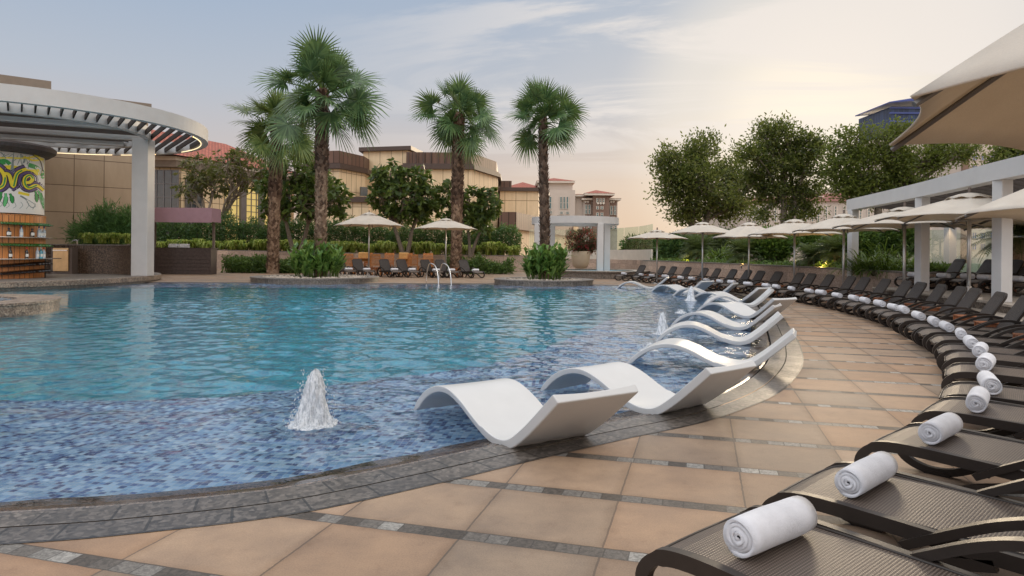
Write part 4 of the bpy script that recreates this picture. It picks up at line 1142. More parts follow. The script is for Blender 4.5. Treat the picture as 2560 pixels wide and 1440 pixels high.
fan_palm((Xat(1364, 36.4, 650), 36.4, .2), pt(1357, 298, 36.4), .24, .18, 2.6, 47, 'fan palm rising from the right round planter', 32, 'palm', .2, .85)
# broad-leaved clumps in the planters
def canna(cx, cy, z, R, H, n, seed, label):
    rg = random.Random(seed); root = thing('leafy_plant', (cx, cy, z), label, 'plant', 'leafy clumps in the pool planters')
    st = MB(); Q = []
    for i in range(n):
        a = rg.uniform(0, 2 * PI); q = R * .8 * math.sqrt(rg.random()); b = Vector((q * math.cos(a), q * math.sin(a), 0))
        h = H * rg.uniform(.35, 1.05) * (1 - .3 * q / R); top = b * 1.22 + Vector((0, 0, h)); st.tube([b, b.lerp(top, .5), top], .015, 4, cap=False)
        for k in range(7):
            t = .25 + .75 * k / 6; p = b.lerp(top, t); az = rg.uniform(0, 2 * PI); d = Vector((math.cos(az), math.sin(az), rg.uniform(.5, 2.2))).normalized()
            L = H * rg.uniform(.30, .50); w = L * .15; s_ = d.cross(Vector((0, 0, 1))).normalized(); tip = p + d * L + Vector((0, 0, -L * rg.uniform(.05, .45))); mid = p + d * L * .5
            Q.append((p, mid + s_ * w, mid, mid)); Q.append((p, mid, mid - s_ * w, mid - s_ * w)); 
            Q[-2] = (p, mid + s_ * w, mid + Vector((0, 0, -.02)), p); Q[-1] = (p, mid + Vector((0, 0, -.02)), mid - s_ * w, p)
            Q.append((mid + s_ * w, tip, mid + Vector((0, 0, -.02)), mid + s_ * w)); Q.append((mid - s_ * w, mid + Vector((0, 0, -.02)), tip, mid - s_ * w))
    V = np.array([[tuple(v) for v in q] for q in Q])[:, [0, 1, 2], :]
    st.build('stems', MT['bush'], root); quads_obj('foliage', V, MT['canna'], root, 3)
canna(P1C[0] + .1, P1C[1], .2, 1.45, 1.8, 130, 5, 'bright leafy clump around the tallest palm trunk in the left planter')
canna(P2C[0], P2C[1], .19, 1.12, 1.9, 105, 9, 'leafy clump around the palm trunk in the right planter')
# frangipani trees behind the wall
g = 'frangipani trees behind the planting wall'
Y = 62.6
tree('frangipani_tree', (*pt(560, 640, Y)[:2], 1.2), [pt(515, 545, Y), pt(555, 548, Y + .5)], px_blobs([(470, 480, 40, 26), (500, 425, 55, 40, 1), (565, 415, 60, 45, -1), (625, 440, 45, 42), (540, 455, 70, 40, 1), (600, 395, 45, 24), (660, 420, 30, 26)], Y), 'plumb', 'sparse frangipani tree with bare twisting limbs above the mauve awning', group=g, ntips=330, per=6, L=.55, Wd=.10, tipr=.25, trunk_r=.16, limb_r=.13, bark='barkl', rosette=True, sub=9)
Y = 56
tree('frangipani_tree', (*pt(738, 640, Y)[:2], 1.2), [pt(715, 555, Y), pt(770, 560, Y)], px_blobs([(680, 470, 45, 60), (740, 430, 60, 60), (800, 470, 60, 60, 1), (835, 500, 42, 50), (760, 510, 60, 45, -1), (690, 520, 40, 35)], Y), 'plum', 'frangipani tree between and behind the two left palms', group=g, ntips=260, per=13, L=.62, Wd=.13, tipr=.3, trunk_r=.17, limb_r=.13, rosette=True, sub=6)
tree('frangipani_tree', (*pt(1010, 620, Y)[:2], 1.2), [pt(985, 565, Y), pt(1030, 575, Y)], px_blobs([(975, 435, 48, 38), (1030, 455, 55, 42), (952, 490, 34, 40), (1010, 495, 60, 45, -1), (1068, 500, 42, 48), (1035, 530, 50, 30), (985, 530, 40, 25)], Y), 'plum', 'dense frangipani tree above the left far umbrella', group=g, ntips=250, per=13, L=.62, Wd=.13, tipr=.3, trunk_r=.17, limb_r=.13, rosette=True, sub=6)
tree('frangipani_tree', (*pt(1175, 640, Y)[:2], 1.2), [pt(1170, 575, Y), pt(1200, 580, Y)], px_blobs([(1125, 480, 28, 38), (1175, 500, 45, 40), (1220, 510, 38, 45), (1160, 545, 55, 38), (1205, 555, 42, 34)], Y), 'plum', 'frangipani tree behind the third palm trunk', group=g, ntips=190, per=12, L=.58, Wd=.12, tipr=.3, trunk_r=.13, limb_r=.10, rosette=True, sub=6)
# right-hand trees
g = 'leafy trees beyond the curved row'
Y = 62
tree('spreading_tree', (*pt(1738, 640, Y)[:2], -.5), [pt(1728, 545, Y), pt(1765, 550, Y)], px_blobs([(1695, 395, 50, 45), (1755, 385, 50, 45, 1), (1672, 455, 45, 50), (1740, 450, 65, 60, -1), (1800, 490, 60, 50), (1700, 515, 50, 38), (1770, 530, 55, 32, 1), (1835, 430, 45, 55, 2), (1845, 500, 35, 40)], Y), 'tree', 'rounded dense tree standing left of the others beyond the curved row', group=g, ntips=640, per=30, L=.36, Wd=.075, tipr=.50, trunk_r=.42, limb_r=.2, sub=7)
Y = 50
tree('spreading_tree', (*pt(1962, 640, Y)[:2], -.5), [pt(1960, 500, Y), pt(1985, 500, Y)], px_blobs([(1925, 330, 38, 38), (1975, 350, 42, 36), (2030, 370, 38, 38), (1890, 395, 48, 42), (1950, 410, 60, 48), (2020, 430, 48, 42), (1880, 460, 45, 38, 1), (1940, 480, 50, 34), (2010, 490, 45, 32), (1900, 530, 28, 18), (1990, 535, 48, 20)], Y), 'tree', 'tall tree with a forked pale trunk rising behind the fourth umbrella', group=g, ntips=680, per=29, L=.29, Wd=.06, tipr=.38, trunk_r=.28, limb_r=.15, bark='barkl', sub=5)
Y = 44
tree('spreading_tree', (*pt(2205, 640, Y)[:2], -.5), [pt(2195, 520, Y), pt(2250, 500, Y)], px_blobs([(2125, 355, 35, 30), (2190, 350, 32, 28), (2110, 410, 45, 42), (2170, 420, 50, 45), (2230, 400, 42, 40), (2120, 475, 48, 38), (2190, 485, 55, 35), (2260, 450, 50, 42), (2310, 400, 50, 38), (2370, 380, 45, 26), (2320, 480, 55, 34), (2240, 330, 25, 30), (2420, 375, 26, 18)], Y), 'treey', 'wide olive-toned tree spreading over the white pergola beam', group=g, ntips=780, per=27, L=.27, Wd=.055, tipr=.36, trunk_r=.3, limb_r=.16, sub=5)
Y = 30
tree('spreading_tree', (*pt(2620, 640, Y)[:2], -.5), [pt(2590, 430, Y), pt(2640, 420, Y)], px_blobs([(2520, 395, 40, 26), (2575, 375, 45, 35), (2500, 420, 22, 22), (2620, 400, 50, 40)], Y), 'tree', 'dark tree reaching in at the right edge below the huge umbrella', group=g, ntips=240, per=34, L=.22, Wd=.05, tipr=.26, trunk_r=.2, limb_r=.1, sub=4)
# hedges -------------------------------------------------------------
def hedge(name, a, b, z0, h, dep, n, mat, L, Wd, label, cat='hedge', group=None, kind=None, wob=.35, stem=False):
    a = np.array(a, float); b = np.array(b, float); Ln = np.linalg.norm(b - a); t = rng.random(n); d = (b - a) / Ln; nr = np.array([-d[1], d[0]])
    hh = h * (1 + wob * (np.sin(t * Ln * 1.1) * .3 + np.sin(t * Ln * 2.7 + 1) * .35 + np.sin(t * Ln * 5.1 + 2) * .25))
    zz = z0 + hh * rng.random(n) ** .8
    yy = (rng.random(n) - .5) * dep
    # clumps
    kk = rng.integers(0, max(8, int(Ln * 5)), n); cc = rng.normal(size=(kk.max() + 1, 3)) * np.array([.1, .1, .15])
    P = np.stack([a[0] + d[0] * t * Ln + nr[0] * yy, a[1] + d[1] * t * Ln + nr[1] * yy, zz], 1) + cc[kk]
    D = rng.normal(size=(n, 3)) + np.array([0, -.3, .5])
    V = leaves(P, D, L * rng.uniform(.6, 1.2, n), Wd * rng.uniform(.7, 1.2, n))
    root = thing(name, (float(a[0] + b[0]) / 2, float(a[1] + b[1]) / 2, z0), label, cat, group)
    loc = np.array(root.location)
    quads_obj('foliage', V - loc, MT[mat], root)
    mb = MB(); rg = random.Random(n)
    mb.tube([(a[0] - loc[0], a[1] - loc[1], -.02), (b[0] - loc[0], b[1] - loc[1], -.02)], .04, 6)
    for i in range(int(Ln * 2.2)):
        q = a + d * Ln * rg.random(); hb = h * rg.uniform(.4, .8)
        s_ = Vector((q[0] - loc[0], q[1] - loc[1] + rg.uniform(-.3, .3) * dep, -.02)); mb.tube([s_, s_ + Vector((rg.uniform(-.2, .2), 0, hb * .5)), s_ + Vector((rg.uniform(-.3, .3), rg.uniform(-.1, .1), hb))], .018, 4, cap=False)
    mb.build('stems', MT['bark'], root)
    return root
YW = 59
hedge('hedge', (Xat(365, YW + 2.2), YW + 2.2), (Xat(880, YW + 2.6), YW + 2.6), 1.5, 2.7, 1.8, 26000, 'hedge', .30, .045, 'loose dark green hedge behind the two left palms')
hedge('hedge', (Xat(880, YW + 2.6), YW + 2.6), (Xat(1300, YW + 2.8), YW + 2.8), 1.4, 2.35, 1.8, 21000, 'hedge', .30, .045, 'loose dark green hedge behind the far umbrellas')
Yg = YW + .6
def blades(name, a, b, z, n, h, mat, label, cat='grass', wid=.03, dep=1.2, arch=.6):
    a = np.array(a, float); b = np.array(b, float); t = rng.random(n); Ln = np.linalg.norm(b - a); nc = max(3, int(Ln * 1.9))
    ci = rng.integers(0, nc, n); ct = (np.arange(nc) + rng.random(nc) * .8) / nc; cy = (rng.random(nc) - .5) * dep
    d = (b - a) / Ln; nr = np.array([-d[1], d[0]])
    base = np.stack([a[0] + d[0] * Ln * ct[ci] + nr[0] * cy[ci], a[1] + d[1] * Ln * ct[ci] + nr[1] * cy[ci], np.full(n, z)], 1) + rng.normal(size=(n, 3)) * np.array([.07, .07, 0])
    az = rng.random(n) * 2 * PI; dd = np.stack([np.cos(az), np.sin(az), np.zeros(n)], 1); sd_ = np.stack([-np.sin(az), np.cos(az), np.zeros(n)], 1) * wid
    hh = (h * rng.uniform(.55, 1.1, n) * (.75 + .4 * rng.random(nc))[ci])[:, None]; up = np.array([0, 0, 1.0]); ar = arch * rng.uniform(.5, 1.2, n)[:, None]
    m1 = base + up * hh * .7 + dd * hh * .28 * ar; m2 = base + up * hh * .95 + dd * hh * .75 * ar; tp = base + up * hh * rng.uniform(.45, .95, n)[:, None] + dd * hh * 1.25 * ar
    V = np.concatenate([np.stack([base - sd_ * .6, base + sd_ * .6, m1 + sd_, m1 - sd_], 1), np.stack([m1 - sd_, m1 + sd_, m2 + sd_ * .8, m2 - sd_ * .8], 1), np.stack([m2 - sd_ * .8, m2 + sd_ * .8, tp + sd_ * .1, tp - sd_ * .1], 1)], 0)
    o = quads_obj(name, V, MT[mat]); tag(o, label, cat)
    return o
o = blades('variegated_grass', (Xat(300, Yg - .2), Yg - .2), (Xat(1300, Yg + 1.2), Yg + 1.2), 1.42, 16000, 1.05, 'grassy', 'strip of yellow-green spiky grass along the top of the far planting wall', wid=.05, dep=1.1); o['kind'] = 'stuff'
hedge('low_hedge', (Xat(572, 50.4), 50.4), (Xat(760, 50.4), 50.4), 0, .95, 2.6, 12000, 'lowhedge', .20, .05, 'clipped low hedge at the foot of the leaning palm')
hedge('low_hedge', (Xat(1118, 51.8), 51.8), (Xat(1282, 52.6), 52.6), 0, .95, 1.4, 7000, 'lowhedge', .20, .045, 'low shrubs at the foot of the third palm', wob=.6)
# feathery shrub against the tan wall and grass strip in front of it
def shrub(name, blobs, n, mat, L, Wd, label, cat='shrub', group=None, z0=None, up=.4):
    b0 = blobs[0]; zz = min(b[2] - b[5] for b in blobs) if z0 is None else z0
    cx = sum(b[0] for b in blobs) / len(blobs); cy = sum(b[1] for b in blobs) / len(blobs)
    root = thing(name, (cx, cy, zz), label, cat, group)
    P, d = blob_pts(blobs, n // 12, .35); ti = np.repeat(np.arange(len(P)), 12); k = len(ti)
    PP = P[ti] + rng.normal(size=(k, 3)) * L * .5; D = d[ti] + rng.normal(size=(k, 3)) * .6 + np.array([0, 0, up])
    loc = np.array([cx, cy, zz]); V = leaves(PP, D, L * rng.uniform(.6, 1.2, k), Wd * rng.uniform(.7, 1.2, k)) - loc
    quads_obj('foliage', V, MT[mat], root)
    mb = MB(); rg = random.Random(n)
    for q in P[::max(1, len(P) // 30)]:
        e = Vector(q - loc); s_ = Vector((rg.uniform(-.3, .3), rg.uniform(-.3, .3), -.02)); mb.tube([s_, s_.lerp(e, .5) + Vector((0, 0, .15)), e], [.03, .02, .008], 4, cap=False)
    mb.build('stems', MT['bark'], root)
    return root
shrub('feathery_shrub', px_blobs([(220, 585, 36, 18), (262, 562, 30, 26), (300, 580, 34, 20), (280, 592, 55, 14), (328, 556, 16, 26), (272, 532, 12, 12)], 38.6), 9500, 'feather', .46, .022, 'feathery light green shrub against the tan panelled wall', z0=1.9)
o = blades('variegated_grass', (Xat(205, 36.6), 36.6), (Xat(332, 37.2), 37.2), 1.95, 1600, .6, 'grassy', 'strip of yellow-green grass behind the granite bar counter', wid=.025, dep=.6); o['kind'] = 'stuff'
# ------------------------------------------------------------------ walls
def wall_poly(name, P, th, z0, z1s, mat, cap, label, cat='wall', capz=.06, over=.04, kmat='coping'):
    """low wall along plan points P (n,2); z1s per point"""
    P = [Vector(p) for p in P]; n = len(P); root = thing(name, (P[n // 2].x, P[n // 2].y, z0), label, cat); o = Vector((P[n // 2].x, P[n // 2].y))
    nr = []
    for i in range(n):
        t = (P[min(i + 1, n - 1)] - P[max(i - 1, 0)]).normalized(); nr.append(Vector((-t.y, t.x)))
    def sweep(a, b, za, zb, mb):
        vs = []
        for i in range(n):
            q = P[i] - o
            for off, zz in ((a, za[i]), (b, za[i]), (b, zb[i]), (a, zb[i])):
                v = q + nr[i] * off; vs.append((v.x, v.y, zz - z0))
        fs = []
        for i in range(n - 1):
            for k in range(4): fs.append((i * 4 + k, (i + 1) * 4 + k, (i + 1) * 4 + (k + 1) % 4, i * 4 + (k + 1) % 4))
        fs += [(0, 1, 2, 3), tuple((n - 1) * 4 + k for k in (3, 2, 1, 0))]
        return mb.add(vs, fs)
    sweep(0, th, [z0] * n, z1s, MB()).build('wall_face', MT[mat], root)
    if cap: sweep(-over, th + over, z1s, [z + capz for z in z1s], MB()).build('coping', MT[kmat], root)
    return root
RW = spline([(16.5, 22.3), (14.6, 21.9), (12.95, 21.9), (12.75, 23.5), (12.7, 26), (12.4, 29), (11.6, 34), (10.4, 39), (9.3, 43.5), (9.1, 47.5)], 5, False)
wall_poly('planter_wall', RW, -.3, 0, [1.05 + .10 * min(1, max(0, (p.y - 22) / 20)) for p in RW], 'pinkwall', True, 'low curved pink granite planter wall behind the row of loungers', over=-.02)
RW2 = spline([(9.4, 47.3), (9.3, 52), (7.6, 57), (4.6, 60), (1.5, 60.5)], 5, False)
wall_poly('parapet_wall', RW2, -.3, 0, [1.16] * len(RW2), 'pinkwall', False, 'pink granite parapet wall carrying the glass balustrade beyond the far deck')
LW = [(Xat(1325, 60.4), 60.4), (Xat(1000, 60), 60), (Xat(700, YW), YW), (Xat(536, YW), YW), (Xat(360, YW - .2), YW - .2)]
wall_poly('planter_wall', LW, -.35, 0, [1.33, 1.42, 1.55, 1.62, 1.66], 'pinkwall', True, 'long pale granite planting wall behind the far deck', capz=.07)
# planting soil behind the walls
def sheet(name, poly, z, mat):
    return MB().add([(p[0], p[1], z) for p in poly], [tuple(range(len(poly)))]).build(name, MT[mat])
so_ = sheet('planting_bed', [(Xat(1325, 60.6), 60.6), (Xat(1340, 66), 66), (Xat(300, 66), 66), (Xat(300, 59.3), 59.3)][::1], 1.28, 'soil'); struct(so_)
so_ = sheet('garden_soil', [(p.x + .3, p.y) for p in RW] + [(17, 52), (40, 50), (40, 22.5)], .93, 'soil'); struct(so_)
# glass balustrade on a pale fascia behind the round pergola
fas = spline([(9.75, 47.3), (9.65, 52), (7.9, 57.2), (4.7, 60.3), (1.5, 60.85)], 4, False)
root = wall_poly('glass_balustrade', fas, .1, 1.17, [1.95] * len(fas), 'cream', False, 'frameless glass balustrade on a cream fascia beyond the far deck', 'balustrade')
b0 = Vector((fas[len(fas) // 2].x, fas[len(fas) // 2].y))
for i in range(0, len(fas) - 1, 2):
    a, b = fas[i], fas[min(i + 2, len(fas) - 1)]; d = (b - a); a_ = a + d * .02 - b0; b_ = b - d * .02 - b0
    nrm = Vector((-d.y, d.x)).normalized() * .012
    MB().prism([a_ + nrm, b_ + nrm, b_ - nrm, a_ - nrm], .25, 2.55).build('pane', MT['glasspane'], root)
    mb = MB()
    for q in (a_ + d * .02, b_ - d * .02):
        for zz in (.35, .6): mb.box((q.x, q.y, zz), (.06, .24, .06))
    mb.build('clamps', MT['steel'], root)
# ------------------------------------------------------------------ raised terrace and steps on the right
def step_plan(off):
    return [(11.75 + off * 0, 22.2), (11.45 - off, 21.6), (11.15 - off, 18), (10.9 - off, 15.8), (10.2 - off, 13.2), (9.2 - off, 10.6), (8.4 - off, 9.0), (8.0 - off, 7.5)]
for i, (off, z0, z1) in enumerate([(0, .4, .6), (.42, .2, .4), (.84, 0, .2)]):
    P = [Vector(p) for p in step_plan(off)]; far = [Vector(p) + Vector((.5, 0)) for p in step_plan(off - .5)] if i else None
    poly = [tuple(p) for p in P] + ([(40, 7.5), (40, 22.2)] if i == 0 else [tuple(q) for q in [Vector(p) + Vector((.02, 0)) for p in step_plan(off - .42)]][::-1])
    o = MB().prism(poly, z0 - .0 if i else 0, z1 - .05).build('terrace' if i == 0 else 'step', MT['riser']); struct(o)
    mb = MB(); pp = [(p[0] - .03, p[1]) for p in poly[:len(P)]] + poly[len(P):]
    o = MB().prism(pp, z1 - .05, z1).build('terrace_paving' if i == 0 else 'step_tread', MT['tread']); struct(o)
# ------------------------------------------------------------------ white pergola on the right
ctl = [Vector(pt(2128, 500, 26)[:2]), Vector((Xat(2305, 19.9), 19.9)), Vector((Xat(2505, 15.3), 15.3)), Vector((Xat(2800, 11.8), 11.8))]
bm_ = spline(ctl, 8, False); root = thing('pergola', (11, 18, 0), 'long white pergola with square columns on the terrace', 'pergola')
def beam(P, w, z0, z1, mat, par, name, o=(11, 18)):
    vs = []; n = len(P); fs = []
    for i, p in enumerate(P):
        t = (P[min(i + 1, n - 1)] - P[max(i - 1, 0)]).normalized(); nr = Vector((-t.y, t.x)) * w / 2
        for q, zz in ((p - nr, z0), (p + nr, z0), (p + nr, z1), (p - nr, z1)): vs.append((q.x - o[0], q.y - o[1], zz))
    for i in range(n - 1):
        for k in range(4): fs.append((i * 4 + k, (i + 1) * 4 + k, (i + 1) * 4 + (k + 1) % 4, i * 4 + (k + 1) % 4))
    fs += [(0, 1, 2, 3), tuple((n - 1) * 4 + k for k in (3, 2, 1, 0))]
    return MB().add(vs, fs).build(name, MT[mat], par)
beam(bm_, .34, 3.33, 3.74, 'whitepaint', root, 'beam')
back = [p + Vector((3.7, 3.0)) for p in bm_]
beam(back, .3, 3.31, 3.6, 'whitepaint', root, 'back_beam')
for i in range(2, len(bm_) - 1, 1):
    a, b = bm_[i], back[i]; beam([a.lerp(b, .03), a.lerp(b, .97)], .07, 3.42, 3.57, 'slats', root, 'rafter')
for px, Y, z0 in ((2132, 25.6, .8), (2305, 19.9, .6), (2505, 15.3, .6), (2375, 24.2, .6)):
    w_ = .28; MB().box((Xat(px, Y, 640) - 11, Y - 18, (z0 + 3.33) / 2), (w_, w_, 3.33 - z0), rz=.12, bev=.01).build('column', MT['whitepaint'], root)
lt = MB().lathe([(0, 0), (.06, 0), (.06, -.12), (0, -.12)], 12, (Xat(2372, 23.9, 640) - 11, 23.9 - 18, 3.3)).build('downlight', MT['led'], root)
pl = bpy.data.lights.new('downlight_glow', 'SPOT'); pl.energy = 60; pl.color = (1, .72, .4); pl.spot_size = 1.2; pl.shadow_soft_size = .05
po = bpy.data.objects.new('downlight_glow', pl); COL.objects.link(po); po.location = (Xat(2370, 23.9, 640) - .05, 23.75, 3.1); po['kind'] = 'structure'
# tall glass screen behind the terrace
root = thing('glass_screen', (18, 27, .6), 'tall frosted glass wind screen behind the terrace loungers', 'glass screen')
for i in range(5):
    x0 = 14.6 + i * 2.3; y0 = 30.5 - i * 2.2; MB().prism([(x0 - 18, y0 - 27), (x0 + 2.25 - 18, y0 - 2.15 - 27), (x0 + 2.27 - 18, y0 - 2.13 - 27), (x0 + .02 - 18, y0 + .02 - 27)], .05, 2.1).build('pane', MT['glasspane'], root)
MB().prism([(14.6 - 18, 30.6 - 27), (26.1 - 18, 19.6 - 27), (26.25 - 18, 19.8 - 27), (14.75 - 18, 30.8 - 27)], .0, .75).build('kerb', MT['cream'], root)
# ------------------------------------------------------------------ garden behind the curved wall
def cycad(x, y, z, R, H, n, seed, label):
    rg = random.Random(seed); root = thing('cycad', (x, y, z), label, 'cycad', 'cycads in the garden bed')
    tr = MB().tube([(0, 0, -.05), (0, 0, H * .5), (0, 0, H)], [.22, .2, .16], 10); tr.build('trunk', MT['palmbark'], root)
    Q = []
    for i in range(n):
        az = i * 2.39996; el = PI / 2 * (1 - ((i + .5) / n) * 1.05); d = Vector((math.cos(az), math.sin(az), 0)); L = R * rg.uniform(.85, 1.1); prev = None; s_ = Vector((-d.y, d.x, 0))
        for k in range(15):
            t = k / 14; e = el - t * 1.35; 
            p = (Vector((0, 0, H)) if prev is None else prev + (d * math.cos(e) + Vector((0, 0, math.sin(e)))) * (L / 14))
            if prev is not None and k > 1:
                ll_ = L * .30 * math.sin(min(1, t * 1.15 + .12) * PI) ** .6
                dirn = (p - prev).normalized()
                for q in (-1, 1):
                    for hh in (0, .5):
                        b = prev.lerp(p, hh); tip = b + (s_ * q + dirn * .55 + Vector((0, 0, -.15))).normalized() * ll_
                        Q.append((b, b + dirn * L * .022, tip, tip - dirn * L * .008))
                Q.append((prev - s_ * .012, prev + s_ * .012, p + s_ * .01, p - s_ * .01))
            prev = p
    quads_obj('crown', np.array([[tuple(v) for v in q] for q in Q]), MT['cycad'], root)
for px, py, Y, R, H, lb in [(1745, 640, 44, 2.1, .9, 'dark cycad behind the second umbrella pole'), (1860, 640, 36, 1.75, .7, 'dark arching cycad behind the third umbrella pole, lit from below'), (2030, 645, 30, 1.3, .55, 'upright cycad right of the fourth umbrella pole'), (2095, 640, 29, 1.6, .75, 'dark cycad just left of the pergola end column')]:
    cycad(Xat(px, Y, py), Y, .95, R, H, 42, px, lb)
for px, Y, lb in [(2545, 22, 'small feather palm behind the near white column')]:
    cycad(Xat(px, Y, 600), Y, .7, 2.0, 1.55, 46, 77, lb)
def tuft(x, y, z, R, H, n, seed, label, wid=.035):
    rg = random.Random(seed); root = thing('strap_plant', (x, y, z), label, 'plant', 'strap-leaved clumps in the garden bed'); Q = []
    for i in range(n):
        a = rg.uniform(0, 2 * PI); b = Vector((math.cos(a), math.sin(a), 0)); p0 = b * R * .35 * rg.random() + Vector((rg.gauss(0, .15), rg.gauss(0, .15), 0)); el = rg.uniform(.45, 1.45); L = H * rg.uniform(.8, 1.3); s_ = Vector((-b.y, b.x, 0)); pr = None
        p = p0
        for k in range(7):
            t = k / 6; e = el - t * t * 1.7; w_ = wid * (1 - t) ** .6 * (.7 + t if t < .3 else 1)
            if k: p = p + (b * math.cos(e) + Vector((0, 0, math.sin(e)))) * L / 6
            c = (p - s_ * w_, p + s_ * w_)
            if pr: Q.append((pr[0], pr[1], c[1], c[0]))
            pr = c
    quads_obj('foliage', np.array([[tuple(v) for v in q] for q in Q]), MT['strap'], root)
    MB().lathe([(.14, -.05), (.1, .12), (0, .16)], 8).build('crown_base', MT['soil'], root)
for i, (px, Y, lb) in enumerate([(2165, 25.2, 'big strap-leaved clump right of the pergola end column'), (2215, 24.0, 'strap-leaved clump spilling over the planter wall'), (2255, 24.8, 'strap-leaved clump behind the sixth umbrella pole'), (2200, 27.5, 'taller strap-leaved clump at the back of the bed')]):
    tuft(Xat(px, Y), Y, .9, .9, [1.25, 1.1, 1.2, 1.9][i], 210, i + 60, lb)
for i, (px, Y) in enumerate([(1800, 42), (2060, 34)]):
    tuft(Xat(px, Y), Y, .9, .9, 1.9, 150, i + 70, ['broad spiky plant between the second and third umbrella poles', 'spiky bright plant behind the fifth umbrella'][i], .06)
g = 'garden bushes behind the curved wall'
for (bl, Y, n, mt, lb) in [([(1600, 622, 40, 22), (1640, 625, 40, 20)], 58, 5200, 'hedge', 'dark bush beyond the glass balustrade, under the farthest umbrella'),
        ([(1690, 622, 40, 26), (1725, 615, 30, 22)], 53, 5200, 'hedge', 'dark bush between the first and second umbrellas'),
        ([(1800, 610, 50, 28), (1840, 620, 30, 24)], 47, 6000, 'cycad', 'shadowy bush between the second and third umbrella poles'),
        ([(1915, 612, 38, 32), (1945, 620, 30, 28)], 36, 7000, 'bush', 'bright green bush right of the third umbrella pole'),
        ([(2040, 600, 55, 24), (2075, 610, 40, 26)], 35, 6500, 'bush', 'bright bush below the fifth umbrella'),
        ([(2160, 605, 45, 30), (2215, 590, 50, 30), (2265, 600, 30, 40)], 28, 9000, 'lowhedge', 'leafy bush filling the bed behind the strap-leaved clumps')]:
    shrub('garden_bush', px_blobs(bl, Y), n, mt, .30 * Y / 40, .05 * Y / 40, lb, 'bush', g, z0=.9)
def groundcover(name, P, off0, off1, z, n, mat, L, Wd, label):
    P = [np.array(p) for p in P]; k = rng.integers(1, len(P) - 1, n); t = rng.random(n)[:, None]; A = np.array(P)
    q = A[k] * (1 - t) + A[np.minimum(k + 1, len(P) - 1)] * t; d = A[np.minimum(k + 1, len(P) - 1)] - A[k - 1]; d = d / np.linalg.norm(d, axis=1)[:, None]
    nr = np.stack([d[:, 1], -d[:, 0]], 1); o_ = rng.uniform(off0, off1, n)[:, None]
    hh = z + .28 * rng.random(n) * (1 + .5 * np.sin(q[:, 0] * 3 + q[:, 1] * 2.3))
    PP = np.concatenate([q + nr * o_, hh[:, None]], 1); D = rng.normal(size=(n, 3)) + np.array([0, 0, .6])
    o = quads_obj(name, leaves(PP, D, L * rng.uniform(.6, 1.2, n), Wd), MT[mat]); tag(o, label, 'ground cover'); o['kind'] = 'stuff'
groundcover('ground_cover', RW[10:], .35, 2.2, .92, 17000, 'lowhedge', .16, .035, 'low green ground cover along the top of the curved planter wall')
for px, Y, py in ((1715, 43, 645), (1855, 34.3, 640), (2052, 28.3, 640)):
    x = Xat(px, Y, py)
    root = thing('garden_spotlight', (x, Y, .93), 'small warm garden spotlight glowing at the foot of the ' + {1715: 'second', 1855: 'third', 2052: 'fifth'}[px] + ' umbrella\'s cycad', 'garden light')
    MB().lathe([(0, 0), (.05, 0), (.07, .14), (.055, .15), (0, .15)], 12).build('housing', MT['ribdark'], root)
    MB().lathe([(0, .152), (.05, .152)], 12).build('lens', MT['led'], root)
    pl = bpy.data.lights.new('garden_glow', 'POINT'); pl.energy = 22; pl.color = (1, .62, .18); pl.shadow_soft_size = .05
    po = bpy.data.objects.new('garden_glow', pl); COL.objects.link(po); po.location = (x, Y - .05, 1.2); po['kind'] = 'structure'
# ------------------------------------------------------------------ round pergola, spa and planter pot beyond the pool
sx, sy = Xat(1437, 48, 640), 48.0
root = thing('round_pergola', (sx, sy, .35), 'small round white pergola with paired columns beyond the pool', 'pergola')
mb = MB(); zt0, zt1 = Zat(1500, 558, 45.2) - .35, Zat(1500, 540, 45.2) - .35
mb.lathe([(2.75, zt0), (3.05, zt0), (3.05, zt1), (2.75, zt1), (2.75, zt0)], 48); mb.build('ring_beam', MT['whitepaint'], root)
for i in range(11):
    x = -2.5 + i * .5; h = math.sqrt(max(0, 2.74 ** 2 - x * x)); MB().box((x, 0, zt1 - .08), (.07, 2 * h, .14)).build('slat', MT['slats'], root)
MB().box((.3, .6, zt1 + .10), (3.2, 2.4, .07)).build('shade_panel', MT['slats'], root)
for px, Y in ((1500, 45.4), (1517, 47.2), (1343, 46.5), (1380, 49.5)):
    MB().box((Xat(px, Y, 640) - sx, Y - sy, zt0 / 2), (.40, .40, zt0), bev=.01).build('column', MT['whitepaint'], root)
root = thing('spa_pool', (sx + 1.5, 46.8, 0), 'low round spa tub clad in grey granite under the round pergola', 'spa')
mb = MB(); mb.lathe([(3.5, 0), (3.5, .42), (3.6, .42), (3.6, .5), (2.4, .5), (2.4, .3)], 56); mb.build('tub_wall', MT['riser'], root)
MB().lathe([(3.58, .502), (2.42, .502)], 56).build('rim', MT['tread'], root)
MB().add([(2.4 * math.cos(2 * PI * k / 40), 2.4 * math.sin(2 * PI * k / 40), .44) for k in range(40)], [tuple(range(40))]).build('water', MT['deep'], root)
px, Y = 1451.5, 52
x = Xat(px, Y, 650); r = 47 / 2 * Y / F
root = thing('plant_pot', (x, Y, .3), 'big cream bowl planter with a red bougainvillea bush', 'plant pot')
zb, ztop = Zat(px, 672, Y) - .3, Zat(px, 628, Y) - .3; hh = ztop - zb
MB().lathe([(0, zb), (r * .45, zb), (r * .75, zb + hh * .12), (r * .93, zb + hh * .35), (r, zb + hh * .7), (r, ztop), (r - .06, ztop), (r - .06, ztop - .15), (0, ztop - .15)], 32).build('bowl', MT['terra'], root, smooth=True)
MB().box((0, 0, zb / 2), (r, r, zb)).build('plinth', MT['cream'], root)
